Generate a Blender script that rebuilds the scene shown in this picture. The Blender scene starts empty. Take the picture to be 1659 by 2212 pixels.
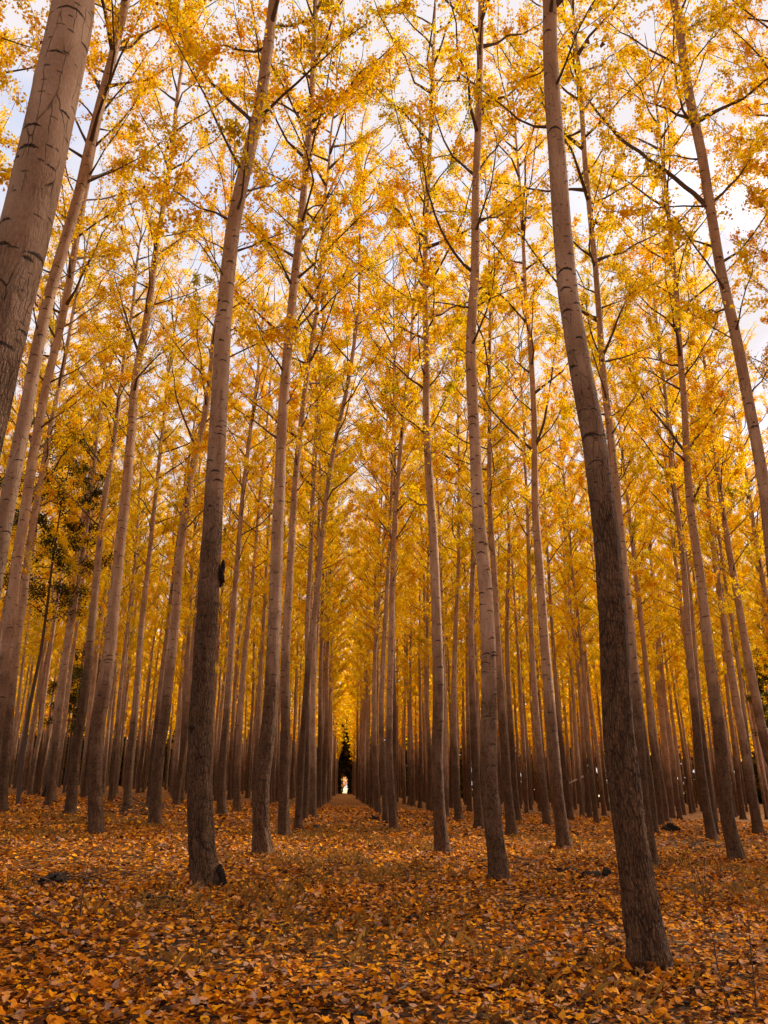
import bpy, bmesh, math
import numpy as np
from mathutils import Matrix, Vector

# ---------------------------------------------------------------- camera, sky, sun, exposure
sc = bpy.context.scene
YAW = math.radians(2.87); PITCH = math.atan(594/1645); SLOPE = -0.04
HALF = math.atan(829.5/1645)
cam = bpy.data.objects.new('camera', bpy.data.cameras.new('camera')); sc.collection.objects.link(cam); sc.camera = cam
cam.location = (0, 0, 1.4); cam.rotation_euler = (math.pi/2+PITCH, 0, -YAW)
cam.data.sensor_fit = 'VERTICAL'; cam.data.sensor_height = 36.0; cam.data.lens = 36*1645/2212
cam.data.clip_start = 0.05; cam.data.clip_end = 5000

SUN_EL, SUN_AZ = math.radians(42), math.radians(62)      # azimuth clockwise from +Y (ahead), i.e. ahead and to the right
world = bpy.data.worlds.new('World'); sc.world = world; world.use_nodes = True
wn = world.node_tree; wn.nodes.clear()
def W(t, **k):
    o = wn.nodes.new('ShaderNode'+t)
    for a, v in k.items(): setattr(o, a, v)
    return o
w_out = W('OutputWorld'); w_bg = W('Background'); w_sky = W('TexSky', sky_type='NISHITA', sun_disc=False)
w_sky.sun_elevation = SUN_EL; w_sky.sun_rotation = SUN_AZ; w_sky.dust_density = 1.5
w_tc = W('TexCoord'); w_map = W('Mapping'); w_map.inputs['Scale'].default_value = (1.6, 1.6, 3.0)
w_no = W('TexNoise'); w_no.inputs['Scale'].default_value = 1.7; w_no.inputs['Detail'].default_value = 6; w_no.inputs['Roughness'].default_value = 0.55
w_mr = W('MapRange', interpolation_type='SMOOTHSTEP'); w_mr.inputs[1].default_value = 0.33; w_mr.inputs[2].default_value = 0.55
w_mr.inputs[3].default_value = 0.45; w_mr.inputs[4].default_value = 1.0
w_mx = W('Mix', data_type='RGBA'); w_mx.inputs[7].default_value = (2.75, 2.58, 2.68, 1)
wn.links.new(w_tc.outputs['Generated'], w_map.inputs[0]); wn.links.new(w_map.outputs[0], w_no.inputs[0]); wn.links.new(w_no.outputs[0], w_mr.inputs[0])
wn.links.new(w_mr.outputs[0], w_mx.inputs[0]); wn.links.new(w_sky.outputs[0], w_mx.inputs[6]); wn.links.new(w_mx.outputs[2], w_bg.inputs[0])
w_bg.inputs[1].default_value = 0.12; wn.links.new(w_bg.outputs[0], w_out.inputs[0])

sun = bpy.data.objects.new('sun', bpy.data.lights.new('sun', 'SUN')); sc.collection.objects.link(sun)
sun.data.energy = 3.6; sun.data.angle = math.radians(7); sun.data.color = (1.0, 0.91, 0.77)
sun.rotation_euler = Vector((-math.sin(SUN_AZ)*math.cos(SUN_EL), -math.cos(SUN_AZ)*math.cos(SUN_EL), -math.sin(SUN_EL))).to_track_quat('-Z', 'Y').to_euler()

sc.view_settings.view_transform = 'Standard'; sc.view_settings.look = 'None'; sc.view_settings.gamma = 1.0
sc.view_settings.use_curve_mapping = False; sc.view_settings.exposure = 1.5
sc.render.engine = 'CYCLES'
cy = sc.cycles
cy.max_bounces = 7; cy.diffuse_bounces = 4; cy.glossy_bounces = 1; cy.transmission_bounces = 5; cy.transparent_max_bounces = 4
cy.use_adaptive_sampling = True; cy.adaptive_threshold = 0.02; cy.use_denoising = True; cy.denoiser = 'OPENIMAGEDENOISE'; cy.denoising_input_passes = 'RGB_ALBEDO_NORMAL'; cy.denoising_prefilter = 'ACCURATE'; cy.caustics_reflective = False; cy.caustics_refractive = False
cy.sample_clamp_indirect = 6.0
LEAVES_PER_TWIG = 68
GREEN = [(-14.9, 38.0, 19, 8.5, 3.4, 1.5, 'dark green leafy tree behind the pale poplars at the left border', 21, (0.07, 0.12)),
         (34.0, 60.0, 15, 6.0, 2.8, 1.2, 'dark green tree near the right border, far back', 24, (0.085, 0.14)),
         (-23.0, 68.0, 12, 5.0, 2.6, 1.2, 'dark green tree behind the crooked poplar on the far left', 25, (0.085, 0.14))]

# stems of the single poplars: base x, y (m); rows of height, sideways offset, radius (m); limbs: radius and points (m)
TREES = {
'bigleft': {"b":[-2.4,4.5],"p":[[0.0,0.0,0.173],[0.5,0.007,0.172],[1.0,0.013,0.171],[1.5,0.02,0.17],[2.0,0.027,0.169],[2.5,0.033,0.168],[3.0,0.046,0.167],[3.5,0.072,0.166],[4.0,0.095,0.165],[5.0,0.132,0.163],[6.0,0.166,0.161],[7.0,0.173,0.159],[7.27,0.164,0.159]]},
'left2': {"b":[-6.05,13.0],"p":[[0.0,0.0,0.198],[0.5,-0.004,0.192],[1.0,-0.008,0.186],[1.5,-0.012,0.18],[2.0,-0.016,0.175],[2.5,-0.02,0.169],[3.0,-0.024,0.164],[3.5,-0.028,0.159],[4.0,-0.032,0.154],[5.0,-0.037,0.146],[6.0,-0.03,0.137],[7.0,-0.017,0.13],[8.0,-0.021,0.124],[9.0,-0.022,0.118],[10.0,0.005,0.113],[11.0,0.073,0.109],[12.0,0.186,0.105],[13.0,0.262,0.103],[14.0,0.328,0.101],[15.0,0.397,0.1],[16.0,0.463,0.1],[17.0,0.537,0.1],[18.0,0.598,0.1],[18.46,0.63,0.1]],"br":[[0.038,[[0.48,0.0,15.64],[0.28,0.08,16.08],[0.06,0.14,16.44]]],[0.032,[[0.53,-0.0,15.64],[0.63,-0.11,15.86],[0.83,-0.35,16.36],[1.17,-0.6,16.83],[1.43,-0.86,17.29]]],[0.024,[[0.23,0.0,12.01],[0.28,0.06,12.27],[0.31,0.15,12.61]]]]},
'left3': {"b":[-9.3,21.0],"p":[[0.0,0.0,0.177],[0.5,0.073,0.174],[1.0,0.145,0.172],[1.5,0.218,0.17],[2.0,0.278,0.168],[2.5,0.301,0.165],[3.0,0.3,0.163],[3.5,0.288,0.161],[4.0,0.264,0.158],[5.0,0.225,0.154],[6.0,0.189,0.149],[7.0,0.167,0.145],[8.0,0.174,0.14],[9.0,0.17,0.136],[10.0,0.166,0.131],[11.0,0.186,0.127],[12.0,0.223,0.122],[13.0,0.276,0.118],[14.0,0.313,0.114],[15.0,0.343,0.109],[16.0,0.371,0.105],[17.0,0.391,0.1],[18.0,0.392,0.096],[19.0,0.397,0.092],[20.0,0.427,0.087],[21.0,0.445,0.083],[22.0,0.482,0.079],[23.0,0.523,0.075],[23.15,0.54,0.074]]},
'left4': {"b":[-13.26,32.58],"p":[[0.0,0.0,0.185],[0.5,-0.077,0.184],[1.0,-0.145,0.184],[1.5,-0.186,0.183],[2.0,-0.218,0.182],[2.5,-0.25,0.181],[3.0,-0.282,0.18],[3.5,-0.311,0.179],[4.0,-0.334,0.178],[5.0,-0.363,0.175],[6.0,-0.411,0.172],[7.0,-0.439,0.169],[8.0,-0.431,0.165],[9.0,-0.451,0.161],[10.0,-0.49,0.156],[11.0,-0.505,0.151],[12.0,-0.506,0.146],[13.0,-0.504,0.141],[14.0,-0.476,0.135],[15.0,-0.459,0.128],[16.0,-0.46,0.122],[17.0,-0.444,0.115],[18.0,-0.397,0.107],[19.0,-0.356,0.1],[20.0,-0.325,0.091],[20.74,-0.267,0.085]]},
'l111': {"b":[-15.78,44.98],"p":[[0.0,0.0,0.264],[0.5,-0.088,0.261],[1.0,-0.169,0.258],[1.5,-0.221,0.255],[2.0,-0.238,0.253],[2.5,-0.248,0.25],[3.0,-0.264,0.247],[3.5,-0.284,0.245],[4.0,-0.306,0.242],[5.0,-0.328,0.236],[6.0,-0.341,0.231],[7.0,-0.34,0.225],[8.0,-0.341,0.22],[9.0,-0.348,0.215],[10.0,-0.358,0.209],[11.0,-0.39,0.204],[12.0,-0.457,0.198],[13.0,-0.504,0.193],[14.0,-0.517,0.188],[15.0,-0.516,0.182],[16.0,-0.498,0.177],[17.0,-0.476,0.171],[18.0,-0.462,0.166],[19.0,-0.454,0.161],[20.0,-0.453,0.155],[21.0,-0.449,0.15],[22.0,-0.423,0.145],[23.0,-0.371,0.14],[24.0,-0.302,0.134],[25.0,-0.248,0.129],[26.0,-0.229,0.124],[26.78,-0.222,0.12]]},
'l150': {"b":[-10.48,32.04],"p":[[0.0,0.0,0.204],[0.5,-0.011,0.201],[1.0,-0.023,0.197],[1.5,-0.038,0.194],[2.0,-0.055,0.191],[2.5,-0.067,0.187],[3.0,-0.062,0.184],[3.5,-0.037,0.181],[4.0,-0.017,0.177],[5.0,-0.003,0.171],[6.0,-0.011,0.164],[7.0,-0.043,0.158],[8.0,-0.066,0.152],[9.0,-0.105,0.146],[10.0,-0.155,0.141],[11.0,-0.203,0.135],[12.0,-0.242,0.129],[13.0,-0.24,0.124],[14.0,-0.204,0.119],[15.0,-0.164,0.113],[16.0,-0.159,0.108],[17.0,-0.188,0.104],[18.0,-0.201,0.099],[19.0,-0.196,0.094],[20.0,-0.202,0.09],[21.0,-0.207,0.085],[22.0,-0.176,0.081],[23.0,-0.165,0.077],[24.0,-0.181,0.073],[24.73,-0.202,0.07]],"br":[[0.053,[[-0.19,0.0,14.2],[-0.8,0.23,14.88],[-1.65,0.56,15.89],[-2.15,0.85,16.98],[-2.52,1.11,18.02]]]]},
'l210': {"b":[-6.43,21.99],"p":[[0.0,0.0,0.194],[0.5,-0.088,0.191],[1.0,-0.17,0.188],[1.5,-0.238,0.185],[2.0,-0.286,0.183],[2.5,-0.304,0.18],[3.0,-0.296,0.177],[3.5,-0.265,0.174],[4.0,-0.229,0.172],[5.0,-0.231,0.166],[6.0,-0.271,0.161],[7.0,-0.298,0.155],[8.0,-0.304,0.15],[9.0,-0.305,0.145],[10.0,-0.32,0.14],[11.0,-0.352,0.135],[12.0,-0.404,0.13],[13.0,-0.453,0.125],[14.0,-0.437,0.12],[15.0,-0.35,0.115],[16.0,-0.297,0.111],[17.0,-0.276,0.106],[18.0,-0.272,0.101],[19.0,-0.261,0.097],[20.0,-0.212,0.092],[21.0,-0.161,0.088],[22.0,-0.131,0.084],[23.0,-0.117,0.079],[24.0,-0.137,0.075],[25.0,-0.161,0.071],[26.0,-0.148,0.067],[27.0,-0.133,0.063],[28.0,-0.135,0.059],[29.0,-0.145,0.055],[30.0,-0.166,0.051],[30.68,-0.19,0.048]],"br":[[0.052,[[-0.4,0.0,14.38],[-0.61,0.09,14.83],[-0.99,0.24,15.65],[-1.35,0.42,16.6],[-1.69,0.57,17.47],[-1.87,0.66,17.97]]],[0.026,[[-0.37,-0.0,14.28],[-0.06,-0.29,14.79],[0.19,-0.66,15.45]]]]},
'l274': {"b":[-9.52,36.66],"p":[[0.0,0.0,0.181],[0.5,-0.044,0.178],[1.0,-0.085,0.175],[1.5,-0.113,0.172],[2.0,-0.131,0.169],[2.5,-0.142,0.166],[3.0,-0.147,0.163],[3.5,-0.151,0.16],[4.0,-0.157,0.157],[5.0,-0.175,0.152],[6.0,-0.213,0.146],[7.0,-0.242,0.14],[8.0,-0.266,0.135],[9.0,-0.283,0.129],[10.0,-0.269,0.124],[11.0,-0.238,0.119],[12.0,-0.233,0.114],[13.0,-0.255,0.109],[14.0,-0.262,0.104],[15.0,-0.245,0.099],[16.0,-0.24,0.094],[17.0,-0.28,0.09],[18.0,-0.299,0.085],[19.0,-0.277,0.081],[20.0,-0.275,0.076],[21.0,-0.264,0.072],[21.66,-0.242,0.069]]},
'l333': {"b":[-5.97,26.49],"p":[[0.0,0.0,0.194],[0.5,-0.031,0.191],[1.0,-0.06,0.188],[1.5,-0.079,0.185],[2.0,-0.079,0.182],[2.5,-0.061,0.178],[3.0,-0.027,0.175],[3.5,-0.002,0.172],[4.0,0.01,0.169],[5.0,0.029,0.163],[6.0,0.047,0.157],[7.0,0.042,0.152],[8.0,0.022,0.146],[9.0,0.02,0.14],[10.0,0.052,0.134],[11.0,0.108,0.128],[12.0,0.184,0.122],[13.0,0.3,0.117],[14.0,0.45,0.111],[15.0,0.55,0.105],[16.0,0.576,0.1],[17.0,0.565,0.094],[17.25,0.557,0.093]],"br":[[0.05,[[0.32,0.0,13.01],[-0.2,0.22,14.1],[-0.79,0.46,15.37],[-1.1,0.7,16.68],[-1.37,0.88,17.7]]]]},
'A': {"b":[-1.83,11.64],"p":[[0.0,0.0,0.184],[0.5,-0.113,0.181],[1.0,-0.182,0.178],[1.5,-0.229,0.175],[2.0,-0.267,0.172],[2.5,-0.282,0.169],[3.0,-0.286,0.166],[3.5,-0.291,0.163],[4.0,-0.292,0.16],[5.0,-0.306,0.155],[6.0,-0.331,0.15],[7.0,-0.346,0.145],[8.0,-0.363,0.14],[9.0,-0.384,0.135],[10.0,-0.389,0.131],[11.0,-0.354,0.126],[12.0,-0.27,0.122],[13.0,-0.145,0.119],[14.0,-0.039,0.115],[15.0,0.014,0.112],[16.0,0.057,0.108],[17.0,0.094,0.105],[17.07,0.106,0.105]],"br":[[0.041,[[-0.12,0.0,13.49],[-1.17,0.43,15.07],[-2.05,0.83,16.76],[-2.48,1.15,18.33]]],[0.032,[[0.06,-0.0,13.61],[0.69,-0.34,14.19],[1.52,-0.73,14.69],[2.06,-0.99,14.97]]],[0.028,[[-0.03,0.0,14.27],[-0.25,0.29,16.09],[-0.53,0.56,17.84]]]]},
'B': {"b":[-1.65,17.45],"p":[[0.0,0.0,0.181],[0.5,-0.063,0.179],[1.0,-0.097,0.176],[1.5,-0.094,0.173],[2.0,-0.059,0.17],[2.5,-0.027,0.167],[3.0,-0.006,0.164],[3.5,0.005,0.161],[4.0,-0.003,0.159],[5.0,-0.021,0.153],[6.0,-0.043,0.148],[7.0,-0.05,0.143],[8.0,-0.046,0.138],[9.0,-0.055,0.133],[10.0,-0.062,0.129],[11.0,-0.045,0.124],[12.0,-0.012,0.12],[13.0,0.029,0.116],[14.0,0.068,0.112],[15.0,0.117,0.108],[16.0,0.181,0.104],[17.0,0.226,0.1],[18.0,0.258,0.097],[19.0,0.295,0.093],[20.0,0.321,0.09],[21.0,0.335,0.087],[22.0,0.342,0.084],[23.0,0.344,0.081],[24.0,0.343,0.079],[25.0,0.341,0.076],[25.01,0.34,0.076]],"br":[[0.049,[[-0.04,0.0,12.46],[-0.8,0.29,13.34],[-1.32,0.5,14.01],[-1.67,0.64,14.49]]],[0.037,[[0.09,0.0,12.6],[0.51,0.38,13.47],[0.95,0.82,14.54],[1.44,1.27,15.67]]],[0.031,[[0.09,-0.0,12.56],[0.46,-0.37,13.17],[0.96,-0.83,13.84],[1.15,-1.02,14.13]]]]},
'C': {"b":[-1.58,22.57],"p":[[0.0,0.0,0.16],[0.5,-0.035,0.156],[1.0,-0.056,0.153],[1.5,-0.068,0.149],[2.0,-0.074,0.146],[2.5,-0.076,0.143],[3.0,-0.088,0.139],[3.5,-0.113,0.136],[4.0,-0.147,0.133],[5.0,-0.177,0.127],[6.0,-0.175,0.121],[7.0,-0.158,0.116],[8.0,-0.146,0.11],[9.0,-0.134,0.105],[10.0,-0.117,0.101],[11.0,-0.082,0.096],[12.0,-0.018,0.092],[13.0,0.048,0.088],[14.0,0.113,0.084],[15.0,0.202,0.081],[16.0,0.303,0.077],[17.0,0.395,0.074],[18.0,0.452,0.072],[18.94,0.475,0.069]]},
'Dt': {"b":[-1.49,27.38],"p":[[0.0,0.0,0.117],[0.5,0.013,0.117],[1.0,0.024,0.116],[1.5,0.032,0.115],[2.0,0.04,0.115],[2.5,0.051,0.114],[3.0,0.069,0.114],[3.5,0.09,0.113],[4.0,0.115,0.112],[5.0,0.157,0.11],[6.0,0.227,0.109],[7.0,0.328,0.107],[8.0,0.412,0.105],[9.0,0.462,0.103],[10.0,0.514,0.1],[11.0,0.584,0.098],[12.0,0.671,0.095],[13.0,0.771,0.092],[14.0,0.904,0.089],[15.0,1.082,0.086],[16.0,1.275,0.083],[17.0,1.423,0.079],[18.0,1.554,0.076],[19.0,1.665,0.072],[19.22,1.714,0.071]]},
'E': {"b":[-1.61,34.58],"p":[[0.0,0.0,0.107],[0.5,0.01,0.107],[1.0,0.02,0.107],[1.5,0.027,0.107],[2.0,0.03,0.107],[2.5,0.026,0.107],[3.0,0.016,0.107],[3.5,0.006,0.107],[4.0,-0.006,0.107],[5.0,-0.032,0.107],[6.0,-0.072,0.107],[7.0,-0.117,0.107],[8.0,-0.15,0.107],[9.0,-0.147,0.107],[10.0,-0.128,0.107],[11.0,-0.102,0.107],[11.4,-0.082,0.107]]},
'F': {"b":[-1.8,49.73],"p":[[0.0,0.0,0.189],[0.5,-0.011,0.186],[1.0,-0.023,0.183],[1.5,-0.035,0.18],[2.0,-0.047,0.177],[2.5,-0.062,0.174],[3.0,-0.078,0.171],[3.5,-0.096,0.168],[4.0,-0.123,0.165],[5.0,-0.159,0.159],[6.0,-0.18,0.153],[7.0,-0.191,0.147],[8.0,-0.188,0.141],[9.0,-0.166,0.135],[10.0,-0.127,0.129],[10.86,-0.083,0.125]]},
'G': {"b":[-1.66,56.23],"p":[[0.0,0.0,0.194],[0.5,-0.006,0.191],[1.0,-0.013,0.188],[1.5,-0.019,0.185],[2.0,-0.026,0.182],[2.5,-0.032,0.179],[3.0,-0.038,0.176],[3.5,-0.044,0.173],[4.0,-0.05,0.171],[5.0,-0.062,0.165],[6.0,-0.082,0.16],[7.0,-0.109,0.155],[8.0,-0.132,0.15],[9.0,-0.139,0.146],[10.0,-0.136,0.141],[11.0,-0.132,0.137],[12.0,-0.136,0.133],[13.0,-0.143,0.129],[13.61,-0.149,0.127]]},
'p478': {"b":[-5.56,37.98],"p":[[0.0,0.0,0.216],[0.5,-0.048,0.211],[1.0,-0.092,0.206],[1.5,-0.122,0.202],[2.0,-0.132,0.197],[2.5,-0.135,0.193],[3.0,-0.134,0.189],[3.5,-0.128,0.184],[4.0,-0.12,0.18],[5.0,-0.117,0.173],[6.0,-0.122,0.165],[7.0,-0.13,0.159],[8.0,-0.133,0.152],[9.0,-0.134,0.146],[10.0,-0.14,0.141],[11.0,-0.132,0.136],[12.0,-0.108,0.131],[13.0,-0.092,0.127],[14.0,-0.089,0.124],[15.0,-0.087,0.121],[16.0,-0.069,0.118],[17.0,-0.02,0.116],[18.0,0.033,0.114],[19.0,0.068,0.113],[19.96,0.098,0.113]]},
'p513': {"b":[-5.41,42.18],"p":[[0.0,0.0,0.179],[0.5,-0.05,0.179],[1.0,-0.092,0.178],[1.5,-0.112,0.177],[2.0,-0.123,0.176],[2.5,-0.133,0.175],[3.0,-0.136,0.173],[3.5,-0.134,0.172],[4.0,-0.132,0.17],[5.0,-0.13,0.165],[6.0,-0.129,0.16],[7.0,-0.119,0.153],[8.0,-0.099,0.146],[9.0,-0.064,0.138],[10.0,-0.012,0.129],[11.0,0.047,0.119],[12.0,0.083,0.108],[13.0,0.101,0.096],[13.8,0.155,0.086]]},
'p495': {"b":[-9.67,69.67],"p":[[0.0,0.0,0.162],[0.5,-0.022,0.162],[1.0,-0.045,0.162],[1.5,-0.067,0.162],[2.0,-0.088,0.162],[2.5,-0.1,0.162],[3.0,-0.1,0.162],[3.5,-0.097,0.162],[4.0,-0.093,0.162],[5.0,-0.087,0.162],[6.0,-0.082,0.162],[7.0,-0.086,0.162],[8.0,-0.094,0.16],[9.0,-0.102,0.157],[10.0,-0.103,0.153],[11.0,-0.08,0.148],[12.0,-0.048,0.142],[13.0,-0.023,0.136],[14.0,-0.005,0.129],[15.0,0.009,0.121],[15.52,0.018,0.117]]},
'p392': {"b":[-10.26,52.17],"p":[[0.0,0.0,0.226],[0.5,-0.035,0.22],[1.0,-0.069,0.215],[1.5,-0.104,0.209],[2.0,-0.135,0.204],[2.5,-0.157,0.199],[3.0,-0.175,0.194],[3.5,-0.194,0.189],[4.0,-0.218,0.184],[5.0,-0.257,0.174],[6.0,-0.303,0.165],[7.0,-0.345,0.157],[8.0,-0.379,0.149],[8.25,-0.395,0.147]]},
'p376': {"b":[-14.67,71.44],"p":[[0.0,0.0,0.223],[0.5,-0.004,0.219],[1.0,-0.008,0.215],[1.5,-0.012,0.211],[2.0,-0.016,0.207],[2.5,-0.022,0.203],[3.0,-0.035,0.199],[3.5,-0.053,0.195],[4.0,-0.077,0.192],[5.0,-0.113,0.184],[6.0,-0.153,0.178],[7.0,-0.194,0.171],[8.0,-0.236,0.165],[9.0,-0.272,0.159],[10.0,-0.29,0.154],[11.0,-0.303,0.148],[12.0,-0.31,0.143],[13.0,-0.297,0.139],[14.0,-0.264,0.134],[14.41,-0.241,0.133]]},
'p180': {"b":[-19.87,63.39],"p":[[0.0,0.0,0.257],[0.5,-0.025,0.254],[1.0,-0.05,0.252],[1.5,-0.074,0.249],[2.0,-0.099,0.246],[2.5,-0.123,0.243],[3.0,-0.148,0.24],[3.5,-0.172,0.237],[4.0,-0.198,0.234],[5.0,-0.228,0.228],[6.0,-0.257,0.222],[7.0,-0.282,0.216],[8.0,-0.297,0.21],[9.0,-0.307,0.204],[10.0,-0.325,0.197],[11.0,-0.369,0.19],[12.0,-0.411,0.184],[13.0,-0.417,0.177],[14.0,-0.397,0.17],[15.0,-0.356,0.163],[16.0,-0.304,0.156],[17.0,-0.242,0.148],[17.67,-0.19,0.143]]},
'p245': {"b":[-17.69,63.57],"p":[[0.0,0.0,0.277],[0.5,-0.013,0.271],[1.0,-0.026,0.266],[1.5,-0.039,0.26],[2.0,-0.052,0.254],[2.5,-0.067,0.249],[3.0,-0.084,0.244],[3.5,-0.101,0.238],[4.0,-0.122,0.233],[5.0,-0.148,0.223],[6.0,-0.166,0.213],[7.0,-0.181,0.204],[8.0,-0.195,0.195],[9.0,-0.211,0.186],[10.0,-0.236,0.178],[11.0,-0.268,0.17],[12.0,-0.289,0.162],[13.0,-0.268,0.155],[14.0,-0.238,0.148],[15.0,-0.24,0.141],[15.54,-0.249,0.137]]},
'p80': {"b":[-22.94,61.99],"p":[[0.0,0.0,0.236],[0.5,-0.043,0.232],[1.0,-0.086,0.228],[1.5,-0.128,0.224],[2.0,-0.17,0.219],[2.5,-0.208,0.215],[3.0,-0.243,0.211],[3.5,-0.278,0.206],[4.0,-0.328,0.202],[5.0,-0.429,0.193],[6.0,-0.584,0.183],[7.0,-0.747,0.174],[8.0,-0.811,0.164],[9.0,-0.802,0.154],[10.0,-0.775,0.144],[11.0,-0.73,0.134],[11.15,-0.709,0.132]]},
'r850': {"b":[1.92,30.92],"p":[[0.0,0.0,0.148],[0.5,-0.04,0.146],[1.0,-0.078,0.145],[1.5,-0.111,0.143],[2.0,-0.137,0.141],[2.5,-0.152,0.139],[3.0,-0.16,0.137],[3.5,-0.16,0.135],[4.0,-0.155,0.133],[5.0,-0.133,0.13],[6.0,-0.103,0.126],[7.0,-0.074,0.122],[8.0,-0.051,0.118],[9.0,-0.029,0.115],[10.0,0.001,0.111],[11.0,0.027,0.107],[12.0,0.073,0.103],[13.0,0.138,0.1],[14.0,0.222,0.096],[15.0,0.306,0.092],[16.0,0.393,0.088],[17.0,0.481,0.084],[18.0,0.575,0.08],[19.0,0.684,0.076],[20.0,0.786,0.072],[21.0,0.879,0.069],[22.0,0.952,0.065],[22.96,1.014,0.061]],"br":[[0.045,[[0.1,0.0,11.37],[-0.52,0.22,12.34],[-1.05,0.45,13.47]]],[0.039,[[0.13,0.0,11.32],[0.68,0.23,12.41],[1.36,0.55,14.02]]],[0.032,[[0.26,-0.0,14.36],[-0.12,-0.27,15.06],[-0.23,-0.71,16.32]]],[0.032,[[0.29,0.0,14.42],[0.9,0.42,15.89],[1.33,0.74,17.04]]]]},
'r835': {"b":[1.84,35.26],"p":[[0.0,0.0,0.127],[0.5,-0.017,0.127],[1.0,-0.035,0.127],[1.5,-0.057,0.126],[2.0,-0.085,0.125],[2.5,-0.115,0.125],[3.0,-0.146,0.124],[3.5,-0.18,0.122],[4.0,-0.203,0.121],[5.0,-0.19,0.118],[6.0,-0.157,0.114],[7.0,-0.112,0.11],[8.0,-0.06,0.105],[9.0,-0.011,0.099],[10.0,0.044,0.092],[10.8,0.103,0.087]]},
'r817': {"b":[2.06,47.32],"p":[[0.0,0.0,0.167],[0.5,-0.036,0.165],[1.0,-0.072,0.163],[1.5,-0.107,0.162],[2.0,-0.142,0.16],[2.5,-0.172,0.158],[3.0,-0.2,0.156],[3.5,-0.228,0.153],[4.0,-0.255,0.151],[5.0,-0.277,0.147],[6.0,-0.288,0.142],[7.0,-0.285,0.137],[8.0,-0.268,0.133],[9.0,-0.244,0.127],[10.0,-0.209,0.122],[11.0,-0.161,0.117],[12.0,-0.08,0.111],[13.0,0.025,0.105],[14.0,0.12,0.099],[15.0,0.186,0.093],[15.31,0.219,0.091]]},
'r956': {"b":[2.42,19.89],"p":[[0.0,0.0,0.166],[0.5,-0.052,0.162],[1.0,-0.08,0.159],[1.5,-0.097,0.156],[2.0,-0.101,0.153],[2.5,-0.083,0.149],[3.0,-0.059,0.146],[3.5,-0.034,0.143],[4.0,-0.018,0.14],[5.0,-0.027,0.135],[6.0,-0.043,0.129],[7.0,-0.052,0.124],[8.0,-0.071,0.119],[9.0,-0.112,0.114],[10.0,-0.16,0.109],[11.0,-0.199,0.105],[12.0,-0.202,0.101],[13.0,-0.163,0.097],[14.0,-0.14,0.093],[15.0,-0.149,0.089],[16.0,-0.147,0.086],[17.0,-0.123,0.083],[18.0,-0.084,0.08],[19.0,-0.037,0.078],[20.0,0.02,0.075],[21.0,0.08,0.073],[22.0,0.139,0.071],[23.0,0.19,0.07],[24.0,0.238,0.068],[25.0,0.284,0.067],[25.88,0.327,0.066]],"br":[[0.035,[[-0.22,0.0,12.47],[-0.31,0.03,12.57],[-0.81,0.17,13.14],[-1.41,0.33,13.83],[-1.78,0.46,14.48],[-1.9,0.53,14.85]]],[0.029,[[-0.16,0.0,12.51],[0.22,0.18,13.1],[0.54,0.41,13.98]]],[0.027,[[-0.21,-0.0,12.82],[-0.41,-0.25,13.48],[-0.43,-0.55,14.29],[-0.37,-0.91,15.19]]]]},
'r1081': {"b":[2.67,14.05],"p":[[0.0,0.0,0.157],[0.5,-0.049,0.155],[1.0,-0.092,0.152],[1.5,-0.116,0.149],[2.0,-0.11,0.146],[2.5,-0.084,0.144],[3.0,-0.059,0.141],[3.5,-0.041,0.139],[4.0,-0.026,0.136],[5.0,-0.035,0.131],[6.0,-0.083,0.126],[7.0,-0.106,0.121],[8.0,-0.1,0.117],[9.0,-0.111,0.113],[10.0,-0.122,0.108],[11.0,-0.066,0.104],[12.0,0.047,0.1],[13.0,0.105,0.096],[14.0,0.146,0.093],[15.0,0.211,0.089],[16.0,0.287,0.086],[17.0,0.352,0.083],[18.0,0.414,0.08],[19.0,0.474,0.077],[20.0,0.53,0.074],[20.84,0.58,0.072]],"br":[[0.033,[[0.19,0.0,15.1],[0.07,0.05,15.25],[-0.39,0.28,16.08],[-0.69,0.66,17.83],[-0.81,0.82,18.57]]],[0.027,[[0.27,0.0,15.2],[1.07,0.64,16.97],[2.03,1.34,18.99],[2.35,1.6,19.79]]],[0.034,[[-0.0,-0.0,12.29],[-0.39,-0.11,12.58],[-0.72,-0.3,13.36],[-0.97,-0.49,14.1],[-1.13,-0.73,15.06],[-1.15,-1.02,16.12]]],[0.029,[[0.11,0.0,11.74],[0.41,0.13,12.19],[0.69,0.25,12.6]]],[0.02,[[-0.02,-0.0,11.4],[-0.53,-0.2,11.33],[-1.17,-0.45,11.25],[-1.73,-0.69,11.18]]],[0.02,[[0.01,0.0,11.37],[0.33,0.14,11.67],[0.99,0.42,12.2],[1.49,0.6,12.46]]]]},
'r1104': {"b":[5.93,28.69],"p":[[0.0,0.0,0.179],[0.5,-0.021,0.176],[1.0,-0.049,0.172],[1.5,-0.077,0.169],[2.0,-0.094,0.165],[2.5,-0.105,0.162],[3.0,-0.115,0.158],[3.5,-0.124,0.155],[4.0,-0.134,0.152],[5.0,-0.148,0.145],[6.0,-0.164,0.139],[7.0,-0.174,0.132],[8.0,-0.165,0.126],[9.0,-0.161,0.121],[10.0,-0.176,0.115],[11.0,-0.209,0.109],[12.0,-0.228,0.104],[13.0,-0.208,0.099],[14.0,-0.145,0.093],[15.0,-0.078,0.089],[16.0,-0.031,0.084],[17.0,0.009,0.079],[18.0,0.055,0.075],[19.0,0.109,0.07],[19.68,0.154,0.068]]},
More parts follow.
